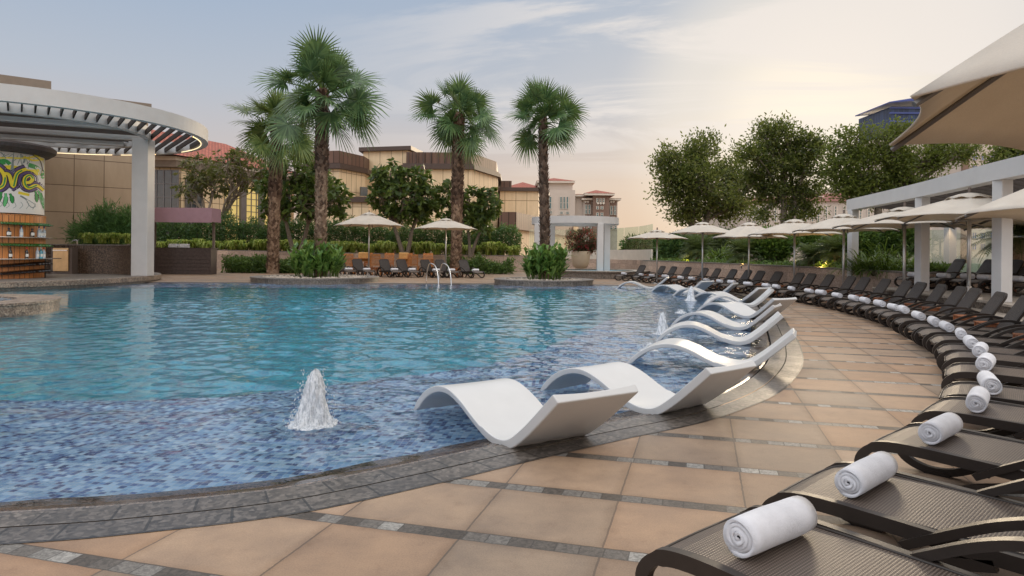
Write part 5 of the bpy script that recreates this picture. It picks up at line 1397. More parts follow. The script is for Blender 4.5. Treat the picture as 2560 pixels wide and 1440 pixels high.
shrub('bougainvillea', px_blobs([(1440, 605, 24, 26), (1465, 600, 26, 28), (1452, 620, 32, 14), (1485, 615, 16, 16)], Y), 3000, 'redleaf', .22, .05, 'thorny red-flowering bougainvillea growing in the cream pot', 'shrub')
# pool ladder
root = thing('pool_ladder', (Xat(1095, 35.6), 35.6, 0), 'polished steel handrails of the pool ladder at the far edge', 'ladder')
for px0, px1, px2 in ((1066, 1084, 1097), (1098, 1115, 1129)):
    X0 = Xat(px0, 36.3, 680) - root.location.x; X2 = Xat(px2, 34.8, 680) - root.location.x; 
    P = smooth_path([(X0, .7, 0), (X0 + .02, .68, .45), (X0 + .15, .45, .95), (X0 + .33, .1, 1.02), (X2 - .22, -.3, .86), (X2 - .06, -.62, .4), (X2, -.8, -.4)], 5)
    MB().tube(P, .029, 10).build('handrail', MT['steel'], root, smooth=True)
# ------------------------------------------------------------------ towel counter with mauve awning
Yc = 46.0
xl, xr = Xat(368, Yc, 640), Xat(536, Yc, 640); zb_, zt_ = 0, Zat(450, 621, Yc); cx = (xl + xr) / 2; wd = xr - xl
zb_ = Zat(450, 677, Yc)
root = thing('towel_counter', (cx, Yc, 0), 'dark slatted wood towel counter with a mauve awning on two posts', 'counter')
mb = MB(); nsl = 7; 
for i in range(nsl):
    h = (zt_ - 0) / nsl; mb.box((0, -.5, h * (i + .5)), (wd, .05, h - .02))
mb.box((0, 0, zt_ / 2), (wd - .06, .9, zt_ - .02)); mb.build('counter_body', MT['darkwood'], root)
MB().box((0, 0, zt_ + .02), (wd + .06, 1.1, .05)).build('counter_top', MT['darkwood'], root)
za0, za1 = Zat(450, 557, Yc), Zat(450, 521, Yc)
for px in (383, 531): MB().box((Xat(px, Yc, 600) - cx, .2, (zt_ + za0) / 2 + .05), (.14, .14, za0 - zt_)).build('post', MT['post'], root)
xa, xb = Xat(362, Yc, 600) - cx, Xat(541, Yc, 600) - cx
mb = MB(); mb.box(((xa + xb) / 2, -.75, (za0 + za1) / 2), (xb - xa, .04, za1 - za0)); mb.box(((xa + xb) / 2, 0, za1 - .02), (xb - xa - .02, 1.46, .04)); mb.box((xa + .03, 0, (za0 + za1) / 2), (.04, 1.44, za1 - za0 - .1)); mb.box((xb - .03, 0, (za0 + za1) / 2), (.04, 1.44, za1 - za0 - .1))
mb.build('awning', MT['mauve'], root)
for i, px in enumerate((434, 461)):
    r_ = thing('folded_towels', (Xat(px, Yc - .2, 620), Yc - .2, zt_ + .045), ['left pile of folded white towels on the dark counter', 'right pile of folded white towels on the dark counter'][i], 'towels', 'folded towels on the counter')
    for q in range(3): MB().box((random.uniform(-.02, .02), 0, .045 + q * .085), (.60 - .02 * q, .4, .075), bev=.03).build('folded_towel', MT['towel'], r_)
# ------------------------------------------------------------------ teak dining furniture on the far deck
def teak_chair():
    root = thing('teak_chair', (0, 0, 0), '', 'chair')
    for sx_ in (-1, 1):
        MB().box((sx_ * .25, -.22, .22), (.05, .05, .44)).build('leg', MT['teak2'], root)
        mb = MB(); mb.tube([(sx_ * .25, .24, 0), (sx_ * .25, .24, .45), (sx_ * .25, .32, .95)], .028, 6); mb.build('leg', MT['teak2'], root)
        MB().box((sx_ * .27, .0, .66), (.06, .5, .035)).build('armrest', MT['teak2'], root)
    mb = MB()
    for i in range(6): mb.box((0, -.2 + .085 * i, .44), (.52, .07, .025))
    mb.build('seat', MT['teak2'], root)
    mb = MB()
    for i in range(9): mb.box((-.2 + .05 * i, .28, .70), (.026, .02, .42), M=Matrix.Rotation(-.16, 4, 'X'))
    mb.box((0, .32, .93), (.54, .035, .09)); mb.box((0, .25, .5), (.5, .03, .05)); mb.build('backrest', MT['teak2'], root)
    return root
TC = None
chs = [(874, 0, 'teak armchair partly hidden by the leafy planter'), (890, 2.2, 'teak armchair second from the left, turned sideways'), (941, 0, 'slatted teak armchair beside the left umbrella pole'), (969, 3.0, 'teak armchair with low back at the rear of the middle table'), (1034, 0, 'slatted teak armchair in the middle, back to the pool'), (1068, 3.1, 'teak armchair beyond the right end of the tables'), (1012, 2.6, 'teak armchair with an orange cloth over it on the right'), (912, 2.6, 'teak armchair with an orange cloth over it on the left')]
for i, (px, rz, lb) in enumerate(chs):
    if TC is None: TC = o = teak_chair()
    else: o = copy_tree(TC)
    Y = 47.6 if rz == 0 else 49.6
    o.location = (Xat(px, Y, 650), Y, 0); o.rotation_euler = (0, 0, PI + rz if rz == 0 else rz + PI); o.scale = (1.32, 1.3, 1.5 if rz == 0 else 1.58); tag(o, lb, 'chair', 'teak armchairs on the far deck')
    if 'orange' in lb:
        c = MB().box((0, 0, 0), (.70, .16, .66), bev=.05).build('orange_cloth', MT['cloth']); c.location = (Xat(px, Y, 650), Y - .50, 1.25)
        tag(c, 'orange cloth draped over the ' + ('right' if px == 1012 else 'left') + ' teak armchair', 'cloth')
for i, (px, lb) in enumerate([(925, 'long teak dining table behind the left loungers'), (1040, 'long teak dining table behind the right loungers')]):
    root = thing('teak_table', (Xat(px, 48.7, 650), 48.7, 0), lb, 'table', 'teak dining tables on the far deck')
    mb = MB()
    for q in range(7): mb.box((0, -.5 + q * .165, 1.14), (2.6, .15, .05))
    mb.build('table_top', MT['teak2'], root)
    for sx_ in (-1, 1):
        for sy_ in (-1, 1): MB().box((sx_ * 1.15, sy_ * .42, .55), (.1, .1, 1.12)).build('leg', MT['teak2'], root)
# ------------------------------------------------------------------ bar island, ring pergola and bar on the left
IC = (-29.2, 32.5); IR = 11.15
root = thing('bar_island', (*IC, 0), 'curved brown granite platform of the pool bar at the left', 'bar platform')
mb = MB(); n = 140
def ringuv(mb, r0, z0, r1, z1, n=140, a0=-1.9, a1=1.75):
    vs = []; 
    for r, z in ((r0, z0), (r1, z1)):
        for k in range(n + 1):
            a = a0 + (a1 - a0) * k / n; vs.append((r * math.cos(a), r * math.sin(a), z))
    fs = [(k, k + 1, n + 2 + k, n + 1 + k) for k in range(n)]
    uv = [[((a0 + (a1 - a0) * kk / n) * r0, zz) for kk, zz in ((k, z0), (k + 1, z0), (k + 1, z1 + abs(r1 - r0)), (k, z1 + abs(r1 - r0)))] for k in range(n)]
    mb.add(vs, fs, uv)
ringuv(mb, IR - .12, -.5, IR - .12, .08); mb.build('base', MT['coping'], root)
mb = MB(); ringuv(mb, IR - .12, .08, IR, .08); ringuv(mb, IR, .08, IR, .28); ringuv(mb, IR, .28, IR - .03, .31); mb.build('edge', MT['rimgranite'], root)
MB().prism([(  (IR - .03) * math.cos(-1.9 + 3.65 * k / 90), (IR - .03) * math.sin(-1.9 + 3.65 * k / 90)) for k in range(91)], .2, .31).build('platform_top', MT['coping'], root)
IZ = .31
# ring pergola: fitted circle
RC = (-22.84, 32.08); RRo = 7.78; zb = 7.1
root = thing('ring_pergola', (*RC, 0), 'large white ring-shaped pergola roof with dark slats over the pool bar', 'pergola')
mb = MB(); mb.lathe([(RRo - .32, zb), (RRo, zb), (RRo, zb + .64), (RRo - .32, zb + .64), (RRo - .32, zb)], 128); mb.build('outer_ring', MT['whitepaint'], root)
RRi = 5.15
mb = MB(); mb.lathe([(RRi - .28, zb), (RRi, zb), (RRi, zb + .55), (RRi - .28, zb + .55), (RRi - .28, zb)], 112); mb.build('inner_ring', MT['whitepaint'], root)
dirv = math.radians(36); du = Vector((math.cos(dirv), math.sin(dirv))); dn = Vector((du.y, -du.x))
for k in range(34):
    t = -7.35 + .445 * k; ho = math.sqrt((RRo - .3) ** 2 - t * t)
    segs = [(-ho, ho)] if abs(t) >= RRi else [(math.sqrt(RRi ** 2 - t * t), ho), (-ho, -math.sqrt(RRi ** 2 - t * t))]
    for a_, b_ in segs:
        c = du * t + dn * ((a_ + b_) / 2); MB().box((c.x, c.y, zb + .20), (abs(b_ - a_), .06, .24), rz=dirv - PI / 2).build('fin', MT['slats'], root)
mb = MB(); dirv = math.radians(24)
for i in range(26):
    t = -RRi + .3 + i * (2 * RRi - .6) / 25; h = math.sqrt(max(0, (RRi - .29) ** 2 - t * t)); mb.box((-t * math.sin(dirv), t * math.cos(dirv), zb + .34), (2 * h, .07, .20), rz=dirv)
o = mb.build('roof_slats', MT['slats'], root)
for t in (-2.6, 0.6, 3.2):
    h = math.sqrt((RRi - .28) ** 2 - t * t); MB().box((-t * math.sin(dirv), t * math.cos(dirv), zb + .13), (2 * h, .34, .22), rz=dirv).build('cross_beam', MT['whitepaint'], root)
for a0, a1 in ((.12, .95), (1.25, 1.55), (1.62, 2.1)):
    MB().lathe([(RRo - .35, zb - .03), (RRo - .32, zb - .03), (RRo - .32, zb + .0), (RRo - .35, zb + .0), (RRo - .35, zb - .03)], 40, a0=a0, a1=a1).build('led_strip', MT['led'], root)
Yk = 34.0
xk = Xat(348.5, Yk, 640); wk = 43 / F * Yk * .93
MB().box((xk - RC[0], Yk - RC[1] + .3, (zb + .05 + IZ) / 2), (wk, .7, zb - IZ + .05), bev=.015).build('column', MT['whitepaint'], root)
MB().box((-5.6, 5.6, (zb + IZ) / 2), (.8, .8, zb - IZ)).build('column', MT['whitepaint'], root)
# bar core: planked drum, mural drum above it, bottle shelves
BC = (-23.35, 30.6); BR = 2.02
s_b = F / (BC[1] - BR)
root = thing('bar_drum', (*BC, IZ), 'round planked bar core with bottle shelves under a painted drum', 'bar')
zw = Zat(40, 532, BC[1] - BR) - IZ; zm0 = zw + .05; zm1 = Zat(40, 372, BC[1] - BR) - IZ
nA = 96
mb = MB(); vs = []; fs = []; uv = []
for k in range(nA): a = 2 * PI * k / nA; vs += [(BR * math.cos(a), BR * math.sin(a), -.02), (BR * math.cos(a), BR * math.sin(a), zw)]
for k in range(nA): j = (k + 1) % nA; fs.append((2 * k, 2 * j, 2 * j + 1, 2 * k + 1)); uv.append([(BR * 2 * PI * k / nA, 0), (BR * 2 * PI * (k + 1) / nA, 0), (BR * 2 * PI * (k + 1) / nA, 3), (BR * 2 * PI * k / nA, 3)])
mb.add(vs, fs, uv).build('planking', MT['barwood'], root, smooth=True)
MB().lathe([(0, zw + .001), (BR + .02, zw + .001), (BR + .02, zw - .04), (BR, zw - .04)], 80).build('plank_cap', MT['barwood'], root)
MB().lathe([(BR - .06, zm0), (BR - .06, zm1), (0, zm1)], 96).build('mural_drum', MT['mural'], root, smooth=True)
MB().lathe([(0, zm1 + .02), (BR + .12, zm1 + .02), (BR + .38, zm1 + .2), (BR + .42, zm1 + .36), (BR + .3, zm1 + .46), (0, zm1 + .46)], 90).build('timber_crown', MT['darkwood'], root)
# shelves are rings of steel glass; bottles stand on them
def P_on(r, a, z): return (BC[0] + r * math.cos(a), BC[1] + r * math.sin(a), z)
def shelf(zs, wd_, a0=-2.6, a1=.95):
    mb = MB(); mb.lathe([(BR - .01, zs - .03), (BR + wd_, zs - .03), (BR + wd_, zs), (BR - .01, zs), (BR - .01, zs - .03)], 80, a0=a0, a1=a1); mb.build('shelf', MT['steel'], root)
Yf = BC[1] - BR
z1 = Zat(40, 591, Yf) - IZ; z2 = Zat(40, 647, Yf) - IZ
shelf(z1, .44); shelf(z2, .62)
MB().tube([(BR * .93 + .45, .15 - 0, 0), (BR * .93 + .45, .15, z2 - .03)], .03, 6).build('shelf_post', MT['rail'], root)
def ang_for(px, r):
    best = min((abs(Xat(px, BC[1] + r * math.sin(a), 600) - (BC[0] + r * math.cos(a))), a) for a in [(-PI / 2 - .9) + 3.0 * q / 600 for q in range(601)])
    return best[1]
# mural: hand-painted lettering wrapped round the drum
def wrap_mesh(pts_fn, mat, name, lift): pass
def mural_poly(poly, mat, lift, par, name):
    """polygon in (px,py) photo-plane units mapped on to the drum"""
    # subdivide edges and wrap
    r = BR - .06 + lift; out = []
    n = len(poly)
    for i in range(n):
        a, b = poly[i], poly[(i + 1) % n]; L = max(1, int(math.hypot(a[0] - b[0], a[1] - b[1]) / 4))
        for q in range(L): out.append((a[0] + (b[0] - a[0]) * q / L, a[1] + (b[1] - a[1]) * q / L))
    vs = []
    for px, py in out:
        th = math.asin(max(-1, min(.985, (px + 10) / 106))) - .92; zz = zm0 + (530 - py) / 158.0 * (zm1 - zm0)
        vs.append((r * math.cos(th), r * math.sin(th), zz))
    import mathutils.geometry as mg
    tri = mg.tessellate_polygon([[Vector((p[0], p[1], 0)) for p in out]])
    me_ = MB().add(vs, [tuple(t) for t in tri]); return me_.build(name, MT[mat], par)
def stroke(path, w, close=False):
    P = spline([Vector(p) for p in path], 5, close); L_, R_ = [], []
    n = len(P)
    for i, p in enumerate(P):
        t = (P[(i + 1) % n if close else min(i + 1, n - 1)] - P[i - 1 if close or i else 0]).normalized() if n > 1 else Vector((1, 0)); nr = Vector((-t.y, t.x))
        ww = w[i * len(w) // n] if isinstance(w, list) else w
        L_.append(p + nr * ww / 2); R_.append(p - nr * ww / 2)
    return L_, R_
def paint(path, w, mat, lift, name='brush_stroke', close=False):
    L_, R_ = stroke(path, w, close); r = BR - .06 + lift; vs = []
    for q in (L_, R_):
        for p in q:
            th = math.asin(max(-1, min(.985, (p.x + 10) / 106))) - .92; zz = zm0 + (530 - p.y) / 158.0 * (zm1 - zm0); vs.append((r * math.cos(th), r * math.sin(th), zz))
    n = len(L_); m = n if close else n - 1
    MB().add(vs, [(i, (i + 1) % n, n + (i + 1) % n, n + i) for i in range(m)]).build(name, MT[mat], mural_root)
mural_root = bpy.data.objects.new('mural', bpy.data.meshes.new('mural')); COL.objects.link(mural_root); mural_root.parent = root
letters = [([(-6, 410), (6, 420), (14, 440), (10, 462), (-4, 470), (-20, 462)], False),
           ([(12, 430), (22, 432), (30, 462), (36, 430), (46, 418), (56, 412)], False),
           ([(50, 448), (62, 446), (68, 436), (62, 428), (53, 436), (52, 452), (60, 462), (76, 452), (92, 462)], False)]
for path, cl_ in letters: paint(path, 25, 'ink', .004)
for path, cl_ in letters: paint(path, 20, 'purple', .007)
for path, cl_ in letters: paint(path, 11, 'ink', .010)
for path, cl_ in letters: paint(path, 7.5, 'yellow', .013)
for path, cl_ in letters: paint([(x + 1, y - 1) for x, y in path[2:-1]], 3.2, 'greenp', .016)
for k in range(9): paint([(2 + k * 9, 396 - 10 * math.sin(k)), (8 + k * 9, 384 + 6 * math.cos(k * 2)), (14 + k * 8, 378 + 4 * math.sin(k * 3))], 1.3, 'inkg', .002)
for k in range(6): paint([(6 + k * 13, 500), (10 + k * 13, 508 + 4 * math.sin(k)), (4 + k * 13, 518)], .9, 'inkg', .002)
paint([(4, 420), (30, 414), (60, 420), (84, 414)], 16, 'yellow', .001); paint([(60, 400), (76, 404), (88, 414)], 12, 'greenp', .002); paint([(-8, 432), (2, 408), (14, 400)], 10, 'greenp', .0025)
paint([(0, 402), (14, 396), (24, 404)], 9, 'greenp', .006)
paint([(70, 372), (84, 378), (92, 396), (90, 430)], 7, 'yellow', .004); paint([(50, 380), (70, 386), (92, 376)], 5, 'yellow', .004); paint([(-10, 392), (20, 388), (50, 384), (80, 372)], 4, 'yellow', .003)
paint([(68, 372), (84, 384), (90, 410)], 2.2, 'ink', .008)
for i, (x, y, dx, dy) in enumerate([(8, 478, -10, 34), (16, 480, -2, 36), (24, 480, 6, 26), (-4, 474, -10, 34), (74, 468, 4, 30), (80, 466, 12, 40), (86, 470, 8, 44), (88, 430, 4, -16), (86, 424, 6, -18)]):
    for w_, mt_, lf in ((9, 'ink', .003), (6.5, 'greenl' if i % 2 else 'greenp', .006)):
        paint([(x, y), (x + dx * .4 + 1.5, y + dy * .4), (x + dx * .8, y + dy * .8), (x + dx, y + dy)], [w_ * .6, w_, w_, w_ * .7, w_ * .2], mt_, lf, 'painted_leaf')
paint([(28, 422), (29, 400), (31, 372)], [7, 5, 4, 2, 1], 'inkg', .003, 'painted_tower'); paint([(24, 424), (33, 424)], 5, 'inkg', .0035)
paint([(48, 412), (45, 392), (44, 374)], 1.4, 'inkg', .003); paint([(44, 374), (56, 388), (60, 410)], 1.4, 'inkg', .003); paint([(46, 408), (58, 408)], 1, 'inkg', .003); paint([(50, 396), (52, 388), (46, 380)], 4, 'inkg', .0025)
paint([(-8, 386), (6, 376), (16, 390)], 2, 'inkg', .003)
paint([(56, 492), (64, 502), (72, 512)], [5, 9, 12, 12, 9], 'inkg', .003, 'painted_bottle'); paint([(57, 493), (65, 503), (71, 510)], [3, 6, 9, 9, 6], 'mural', .006); paint([(44, 484), (56, 492)], 4, 'inkg', .003)
paint([(40, 476), (62, 480)], 7, 'yellow', .003)
# bottles
def bottle_proto(kind):
    prof = [(0, 0), (.042, 0), (.045, .02), (.045, .18), (.036, .215), (.016, .245), (.015, .30), (.018, .302), (.018, .315), (0, .315)]
    if kind == 'squat': prof = [(0, 0), (.055, 0), (.058, .02), (.058, .135), (.05, .155), (.022, .17), (.02, .21), (.026, .21), (.026, .24), (0, .24)]
    root_ = thing('bottle', (0, 0, 0), '', 'bottle')
    return prof, root_
def bottle(px, shelf_z, shelf_r, kind, glass_, cap, label_, lb, face=True):
    a = ang_for(px, shelf_r); prof, r_ = bottle_proto(kind); tag(r_, lb, 'bottle', 'bottles standing on the bar shelves')
    r_.location = P_on(shelf_r, a, IZ + shelf_z); r_.rotation_euler = (0, 0, a); r_.scale = (1.55,) * 3
    MB().lathe(prof, 16).build('glass_body', MT[glass_], r_, smooth=False)
    rr = .060 if kind == 'squat' else .0465
    MB().lathe([(rr, .05), (rr, .13)], 12, a0=-1.1, a1=1.1).build('paper_label', MT[label_], r_)
    zt = .24 if kind == 'squat' else .315
    MB().lathe([(.021 if kind != 'squat' else .028, zt - .045), (.021 if kind != 'squat' else .028, zt + .004), (0, zt + .004)], 12).build('cap', MT[cap], r_)
for px, sz, sr, kd, gl, cp, lbm, lb in [
        (22, z1, BR + .2, 'squat', 'bottled', 'ink', 'label', 'squat black bottle with a pale diamond label on the upper bar shelf'),
        (53, z1, BR + .2, 'tall', 'bottlec', 'capblue', 'label', 'tall clear bottle with blue cap on the upper bar shelf'),
        (80, z1, BR + .2, 'squat', 'bottled', 'ink', 'label', 'squat black bottle near the right end of the upper bar shelf'),
        (97, z1, BR + .2, 'tall', 'bottlec', 'capblue', 'label', 'tall clear bottle where the upper shelf leaves the planks'),
        (103, z1, BR + .22, 'squat', 'bottlec', 'label', 'label', 'short clear bottle on the end of the upper bar shelf'),
        (110, z1, BR + .26, 'tall', 'bottlec', 'capblue', 'label', 'rightmost tall bottle with blue cap on the upper bar shelf'),
        (26, z2, BR + .3, 'tall', 'bottled', 'ink', 'label', 'dark wine bottle on the left of the lower bar shelf'),
        (67, z2, BR + .3, 'tall', 'bottled', 'red', 'label', 'dark bottle with red cap on the lower bar shelf'),
        (94, z2, BR + .3, 'tall', 'bottlec', 'label', 'label', 'clear bottle with white cap on the lower bar shelf'),
        (103, z2, BR + .34, 'tall', 'bottleb', 'label', 'label', 'blue bottle on the lower bar shelf'),
        (110, z2, BR + .38, 'tall', 'bottlec', 'red', 'label', 'clear bottle with red cap at the right end of the lower shelf')]:
    bottle(px, sz, sr, kd, gl, cp, lbm, lb)
# racks of lying bottles, necks outward
BP = {}
def lying(px, zpx, mat, lb, grp, r_):
    a = ang_for(px, r_); z_ = Zat(px, zpx, BC[1] - BR * .8)
    if mat not in BP:
        BP[mat] = o = MB().lathe([(0, 0), (.045, 0), (.045, .18), (.036, .215), (.016, .245), (.015, .31), (0, .31)], 12).build('bottle', MT[mat])
    else: o = BP[mat].copy(); COL.objects.link(o)
    o.location = P_on(r_ - .15, a, z_); o.rotation_euler = (0, math.radians(96), a); o.scale = (1.5,) * 3; tag(o, lb, 'bottle', grp)
for j, (zp, mt_, lb, gg) in enumerate([(556, 'bottleg', 'green bottle lying neck outwards in the top row of the bar rack', 'green bottles in the top rack'), (610, 'bottleg', 'green bottle lying neck outwards in the row above the lower shelf', 'green bottles above the lower shelf'), (664, 'bottled', 'dark bottle lying neck outwards in the row under the lower shelf', 'dark bottles under the lower shelf'), (683, 'bottled', 'dark bottle lying neck outwards in the lowest row of the bar', 'dark bottles in the lowest row')]):
    for i in range(17): lying(3 + i * 7, zp + (i * .15 if j < 2 else -i * .3), mt_, lb, gg, BR + .05 + (.25 if i > 12 else 0) + .1)
# curved granite counter, steel cabinet, tap
cc = RC; r_c = 4.9
root = thing('bar_counter', (*cc, IZ), 'curved dark granite bar counter behind the white column', 'bar counter')
hc = Zat(250, 614, 36.5) - IZ
mb = MB(); mb.lathe([(r_c - .5, 0), (r_c, 0), (r_c, hc), (r_c - .5, hc), (r_c - .5, 0)], 80, a0=.6, a1=2.3); mb.build('counter_front', MT['counter'], root)
MB().lathe([(r_c - .62, hc), (r_c + .08, hc), (r_c + .08, hc + .06), (r_c - .62, hc + .06), (r_c - .62, hc)], 80, a0=.6, a1=2.3).build('counter_top', MT['coping'], root)
yc = 35.8; root = thing('steel_cabinet', (Xat(152, yc, 640), yc, IZ), 'warm-tinted stainless steel cabinet under the bar counter', 'cabinet')
hz = Zat(152, 620, yc) - IZ; zc0 = Zat(152, 678, yc) - IZ; wc = 38 / F * yc
MB().box((0, .3, hz / 2), (wc + .3, .5, hz)).build('carcass', MT['post'], root)
MB().box((0, 0, (hz + zc0) / 2), (wc, .06, hz - zc0), bev=.01).build('door', MT['steelw'], root)
MB().box((0, -.06, hz - .12), (wc * .95, .05, .06)).build('handle', MT['steel'], root)
xt = Xat(193, 36, 610); root = thing('tap', (xt, 36.0, IZ + hc + .06), 'small chrome tap on the bar counter', 'tap')
MB().tube([(0, 0, 0), (0, 0, .16), (-.05, 0, .22), (-.22, 0, .2), (-.24, 0, .15)], .03, 8).build('spout', MT['steel'], root); MB().tube([(0, 0, .16), (.1, 0, .26)], .02, 6).build('lever', MT['steel'], root)
# ------------------------------------------------------------------ buildings
def cornice(mb, poly, z, h, out):
    mb.prism(poly, z, z + h)
def off_poly(poly, d):
    n = len(poly); a = sum(poly[i][0] * poly[(i + 1) % n][1] - poly[(i + 1) % n][0] * poly[i][1] for i in range(n))
    P = [Vector(p) for p in (poly if a > 0 else poly[::-1])]; r = []
    for i in range(n):
        e1 = (P[i] - P[i - 1]).normalized(); e2 = (P[(i + 1) % n] - P[i]).normalized(); n1 = Vector((e1.y, -e1.x)); n2 = Vector((e2.y, -e2.x)); b = (n1 + n2)
        k = d / max(.3, (b.length_squared / 2)); r.append(tuple(P[i] + b * k))
    return r
def block(root, poly, z0, z1, mat, name='wall'):
    o = root.location; return MB().prism([(p[0] - o.x, p[1] - o.y) for p in poly], z0, z1).build(name, MT[mat], root)
# tan panelled building behind the bar
A0 = Vector((Xat(-160, 37.4), 37.4)); dW = Vector((1.21, 1)).normalized()
pA = Vector((Xat(97, 40.2, 600), 40.2)); dW = Vector((Xat(329, 43.2, 600) - pA.x, 43.2 - pA.y)).normalized()
a0 = pA - dW * 14; a1 = pA + dW * ((Xat(366, 43.65, 600) - pA.x) / dW.x); nb = Vector((-dW.y, dW.x))
root = thing('tan_building', (*pA, 0), 'tan stone-panelled building with taupe cornices behind the pool bar', 'building')
zt = Zat(366, 262, a1.y)
block(root, [tuple(a0), tuple(a1), tuple(a1 + nb * 9), tuple(a0 + nb * 9)], 0, zt - .55, 'tan')
e_ = .45; q0, q1 = a0 - nb * e_, a1 - nb * e_ + dW * .1
block(root, [tuple(q0), tuple(q1), tuple(q1 + nb * 9.5), tuple(q0 + nb * 9.5)], zt - .55, zt, 'taupe', 'cornice')
block(root, [tuple(a0 - nb * .25), tuple(a1 - nb * .25), tuple(a1 + nb * 9), tuple(a0 + nb * 9)], zt - .8, zt - .55, 'taupe', 'cornice')
c0 = Vector((Xat(128, 38.6, 230), 38.6)); zt2 = Zat(128, 203, 38.6)
c_a = c0 - dW * 12; 
block(root, [tuple(c_a), tuple(c0), tuple(c0 + nb * 5), tuple(c_a + nb * 5)], zt2 - .62, zt2, 'taupe', 'roof_slab')
block(root, [tuple(c_a + nb * .25), tuple(c0 + nb * .25 - dW * .35), tuple(c0 + nb * 5 - dW * .35), tuple(c_a + nb * 5)], zt2 - 1.2, zt2 - .62, 'taupe', 'roof_slab')
block(root, [tuple(c_a + nb * .5), tuple(c0 + nb * .6 - dW * .7), tuple(c0 + nb * 5 - dW * .7), tuple(c_a + nb * 5)], zt2 - 4, zt2 - 1.2, 'tan', 'parapet')
# glazed building with a red tile roof
Yr0, Yr1 = 68.0, 84.0
r0 = Vector((Xat(360, Yr0, 500), Yr0)); r1 = Vector((Xat(452, Yr0 + .5, 500), Yr0 + .5)); r2 = Vector((Xat(735, Yr1, 500), Yr1))
root = thing('glazed_building', (*r1, 0), 'long glazed building with golden windows and a red tile roof behind the frangipani', 'building')
ze = Zat(452, 395, r1.y)
d2 = (r2 - r1).normalized(); n2 = Vector((-d2.y, d2.x))
block(root, [tuple(r0), tuple(r1), tuple(r2), tuple(r2 + n2 * 14), tuple(r0 + n2 * 14)], 0, ze - 1.0, 'beige2')
block(root, [(r0.x - .6, r0.y - .7), (r1.x, r1.y - .9), (r2.x + .8, r2.y - .9), tuple(r2 + n2 * 14), tuple(r0 + n2 * 14)], ze - 1.0, ze - .35, 'taupe', 'eaves')
block(root, [(r0.x - .7, r0.y - .9), (r1.x, r1.y - 1.1), (r2.x + .9, r2.y - 1.1), tuple(r2 + n2 * 14), tuple(r0 + n2 * 14)], ze - .35, ze + .05, 'cream', 'eaves')
o_ = root.location; ro = r1 - n2 * 1.1 - d2 * 4
vs = [(ro.x - o_.x, ro.y - o_.y, ze + .06), (r2.x - o_.x + .9, r2.y - 1.0 - o_.y, ze + .06)]
ra = r1 + n2 * 6 + d2 * 1.5; rb = r2 + n2 * 6 - d2 * 5
vs += [(rb.x - o_.x, rb.y - o_.y, ze + 3.5), (ra.x - o_.x, ra.y - o_.y, ze + 3.5), (r2.x - o_.x + n2.x * 14, r2.y - o_.y + n2.y * 14, ze + .06), (ro.x - o_.x + n2.x * 15, ro.y - o_.y + n2.y * 15, ze + .06)]
MB().add(vs, [(0, 1, 2, 3), (1, 4, 2), (4, 5, 3, 2), (5, 0, 3)]).build('roof', MT['redtile'], root)
def window(root, a, b, z0, z1, mat, mull=2, rows=2, proud=.08, frame='frame', fw=.10):
    """window on the wall from a to b (plan), outside is to the right of a->b reversed (towards the camera)"""
    o = root.location; d = (b - a); L = d.length; d = d.normalized(); nr = Vector((d.y, -d.x))
    if nr.y > 0: nr = -nr
    rz = math.atan2(d.y, d.x); c = (a + b) / 2 + nr * (proud * .5); 
    pane = MB().box((c.x - o.x, c.y - o.y, (z0 + z1) / 2), (L, proud, z1 - z0), rz=rz).build('window', MT[mat], root)
    mb = MB(); f = (a + b) / 2 + nr * (proud + .03)
    for i in range(mull + 1):
        q = a + (b - a) * (i / mull) + nr * (proud + .03); mb.box((q.x - o.x, q.y - o.y, (z0 + z1) / 2), (fw, .08, z1 - z0 + fw), rz=rz)
    for j in range(rows + 1): mb.box((f.x - o.x, f.y - o.y, z0 + (z1 - z0) * j / rows), (L - fw, .055, fw * .7), rz=rz)
    mb.build('frame', MT[frame], pane)
zg = ze - 1.1
window(root, Vector((Xat(374, Yr0, 500), Yr0)), Vector((Xat(447, Yr0, 500), Yr0)), 1.5, zg - .2, 'windark', 4, 6)
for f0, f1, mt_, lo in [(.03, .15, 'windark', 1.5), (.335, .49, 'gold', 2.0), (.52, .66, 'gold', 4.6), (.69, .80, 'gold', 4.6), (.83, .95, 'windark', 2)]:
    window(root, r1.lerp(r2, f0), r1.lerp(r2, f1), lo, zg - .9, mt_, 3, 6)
for f in (.50, .67, .81): 
    q = r1.lerp(r2, f); MB().box((q.x - o_.x, q.y - o_.y - .35, zg / 2), (.7, .5, zg), rz=math.atan2(d2.y, d2.x)).build('pier', MT['frame'], root)
# big beige shopping block
def corner(px, py_ref, Y): return Vector((Xat(px, Y, py_ref), Y))
root = thing('beige_building', (Xat(1000, 90), 90, 0), 'large beige stone building with brown louvred parapets behind the palms', 'building')
YA = 84.0
cA = corner(1180, 400, YA); YB = YA * (633 - 381) / (633 - 404); cB = corner(1244, 420, YB); cL = corner(1012, 400, YA * 1.0)
zl = Zat(1180, 381, YA); zc = Zat(1180, 424, YA)
polyA = [tuple(cL), tuple(cA), tuple(cB), (cB.x, cB.y + 15), (cL.x, cB.y + 15)]
block(root, polyA, 0, zc, 'beige'); block(root, off_poly(polyA, .45), zc, zc + .45, 'cornice', 'cornice'); block(root, off_poly(polyA, .2), zc + .45, zc + .7, 'cornice', 'cornice')
pp = off_poly(polyA, -.15); block(root, pp, zc + .7, zl, 'copper', 'louvred_parapet')
for j in range(9):
    a = cL.lerp(cA, (j + .5) / 9) + Vector((0, -.0)); MB().box((a.x - root.location.x, a.y - root.location.y, (zc + .7 + zl) / 2), (.12, .12, zl - zc - .72)).build('louvre_post', MT['cornice'], root)
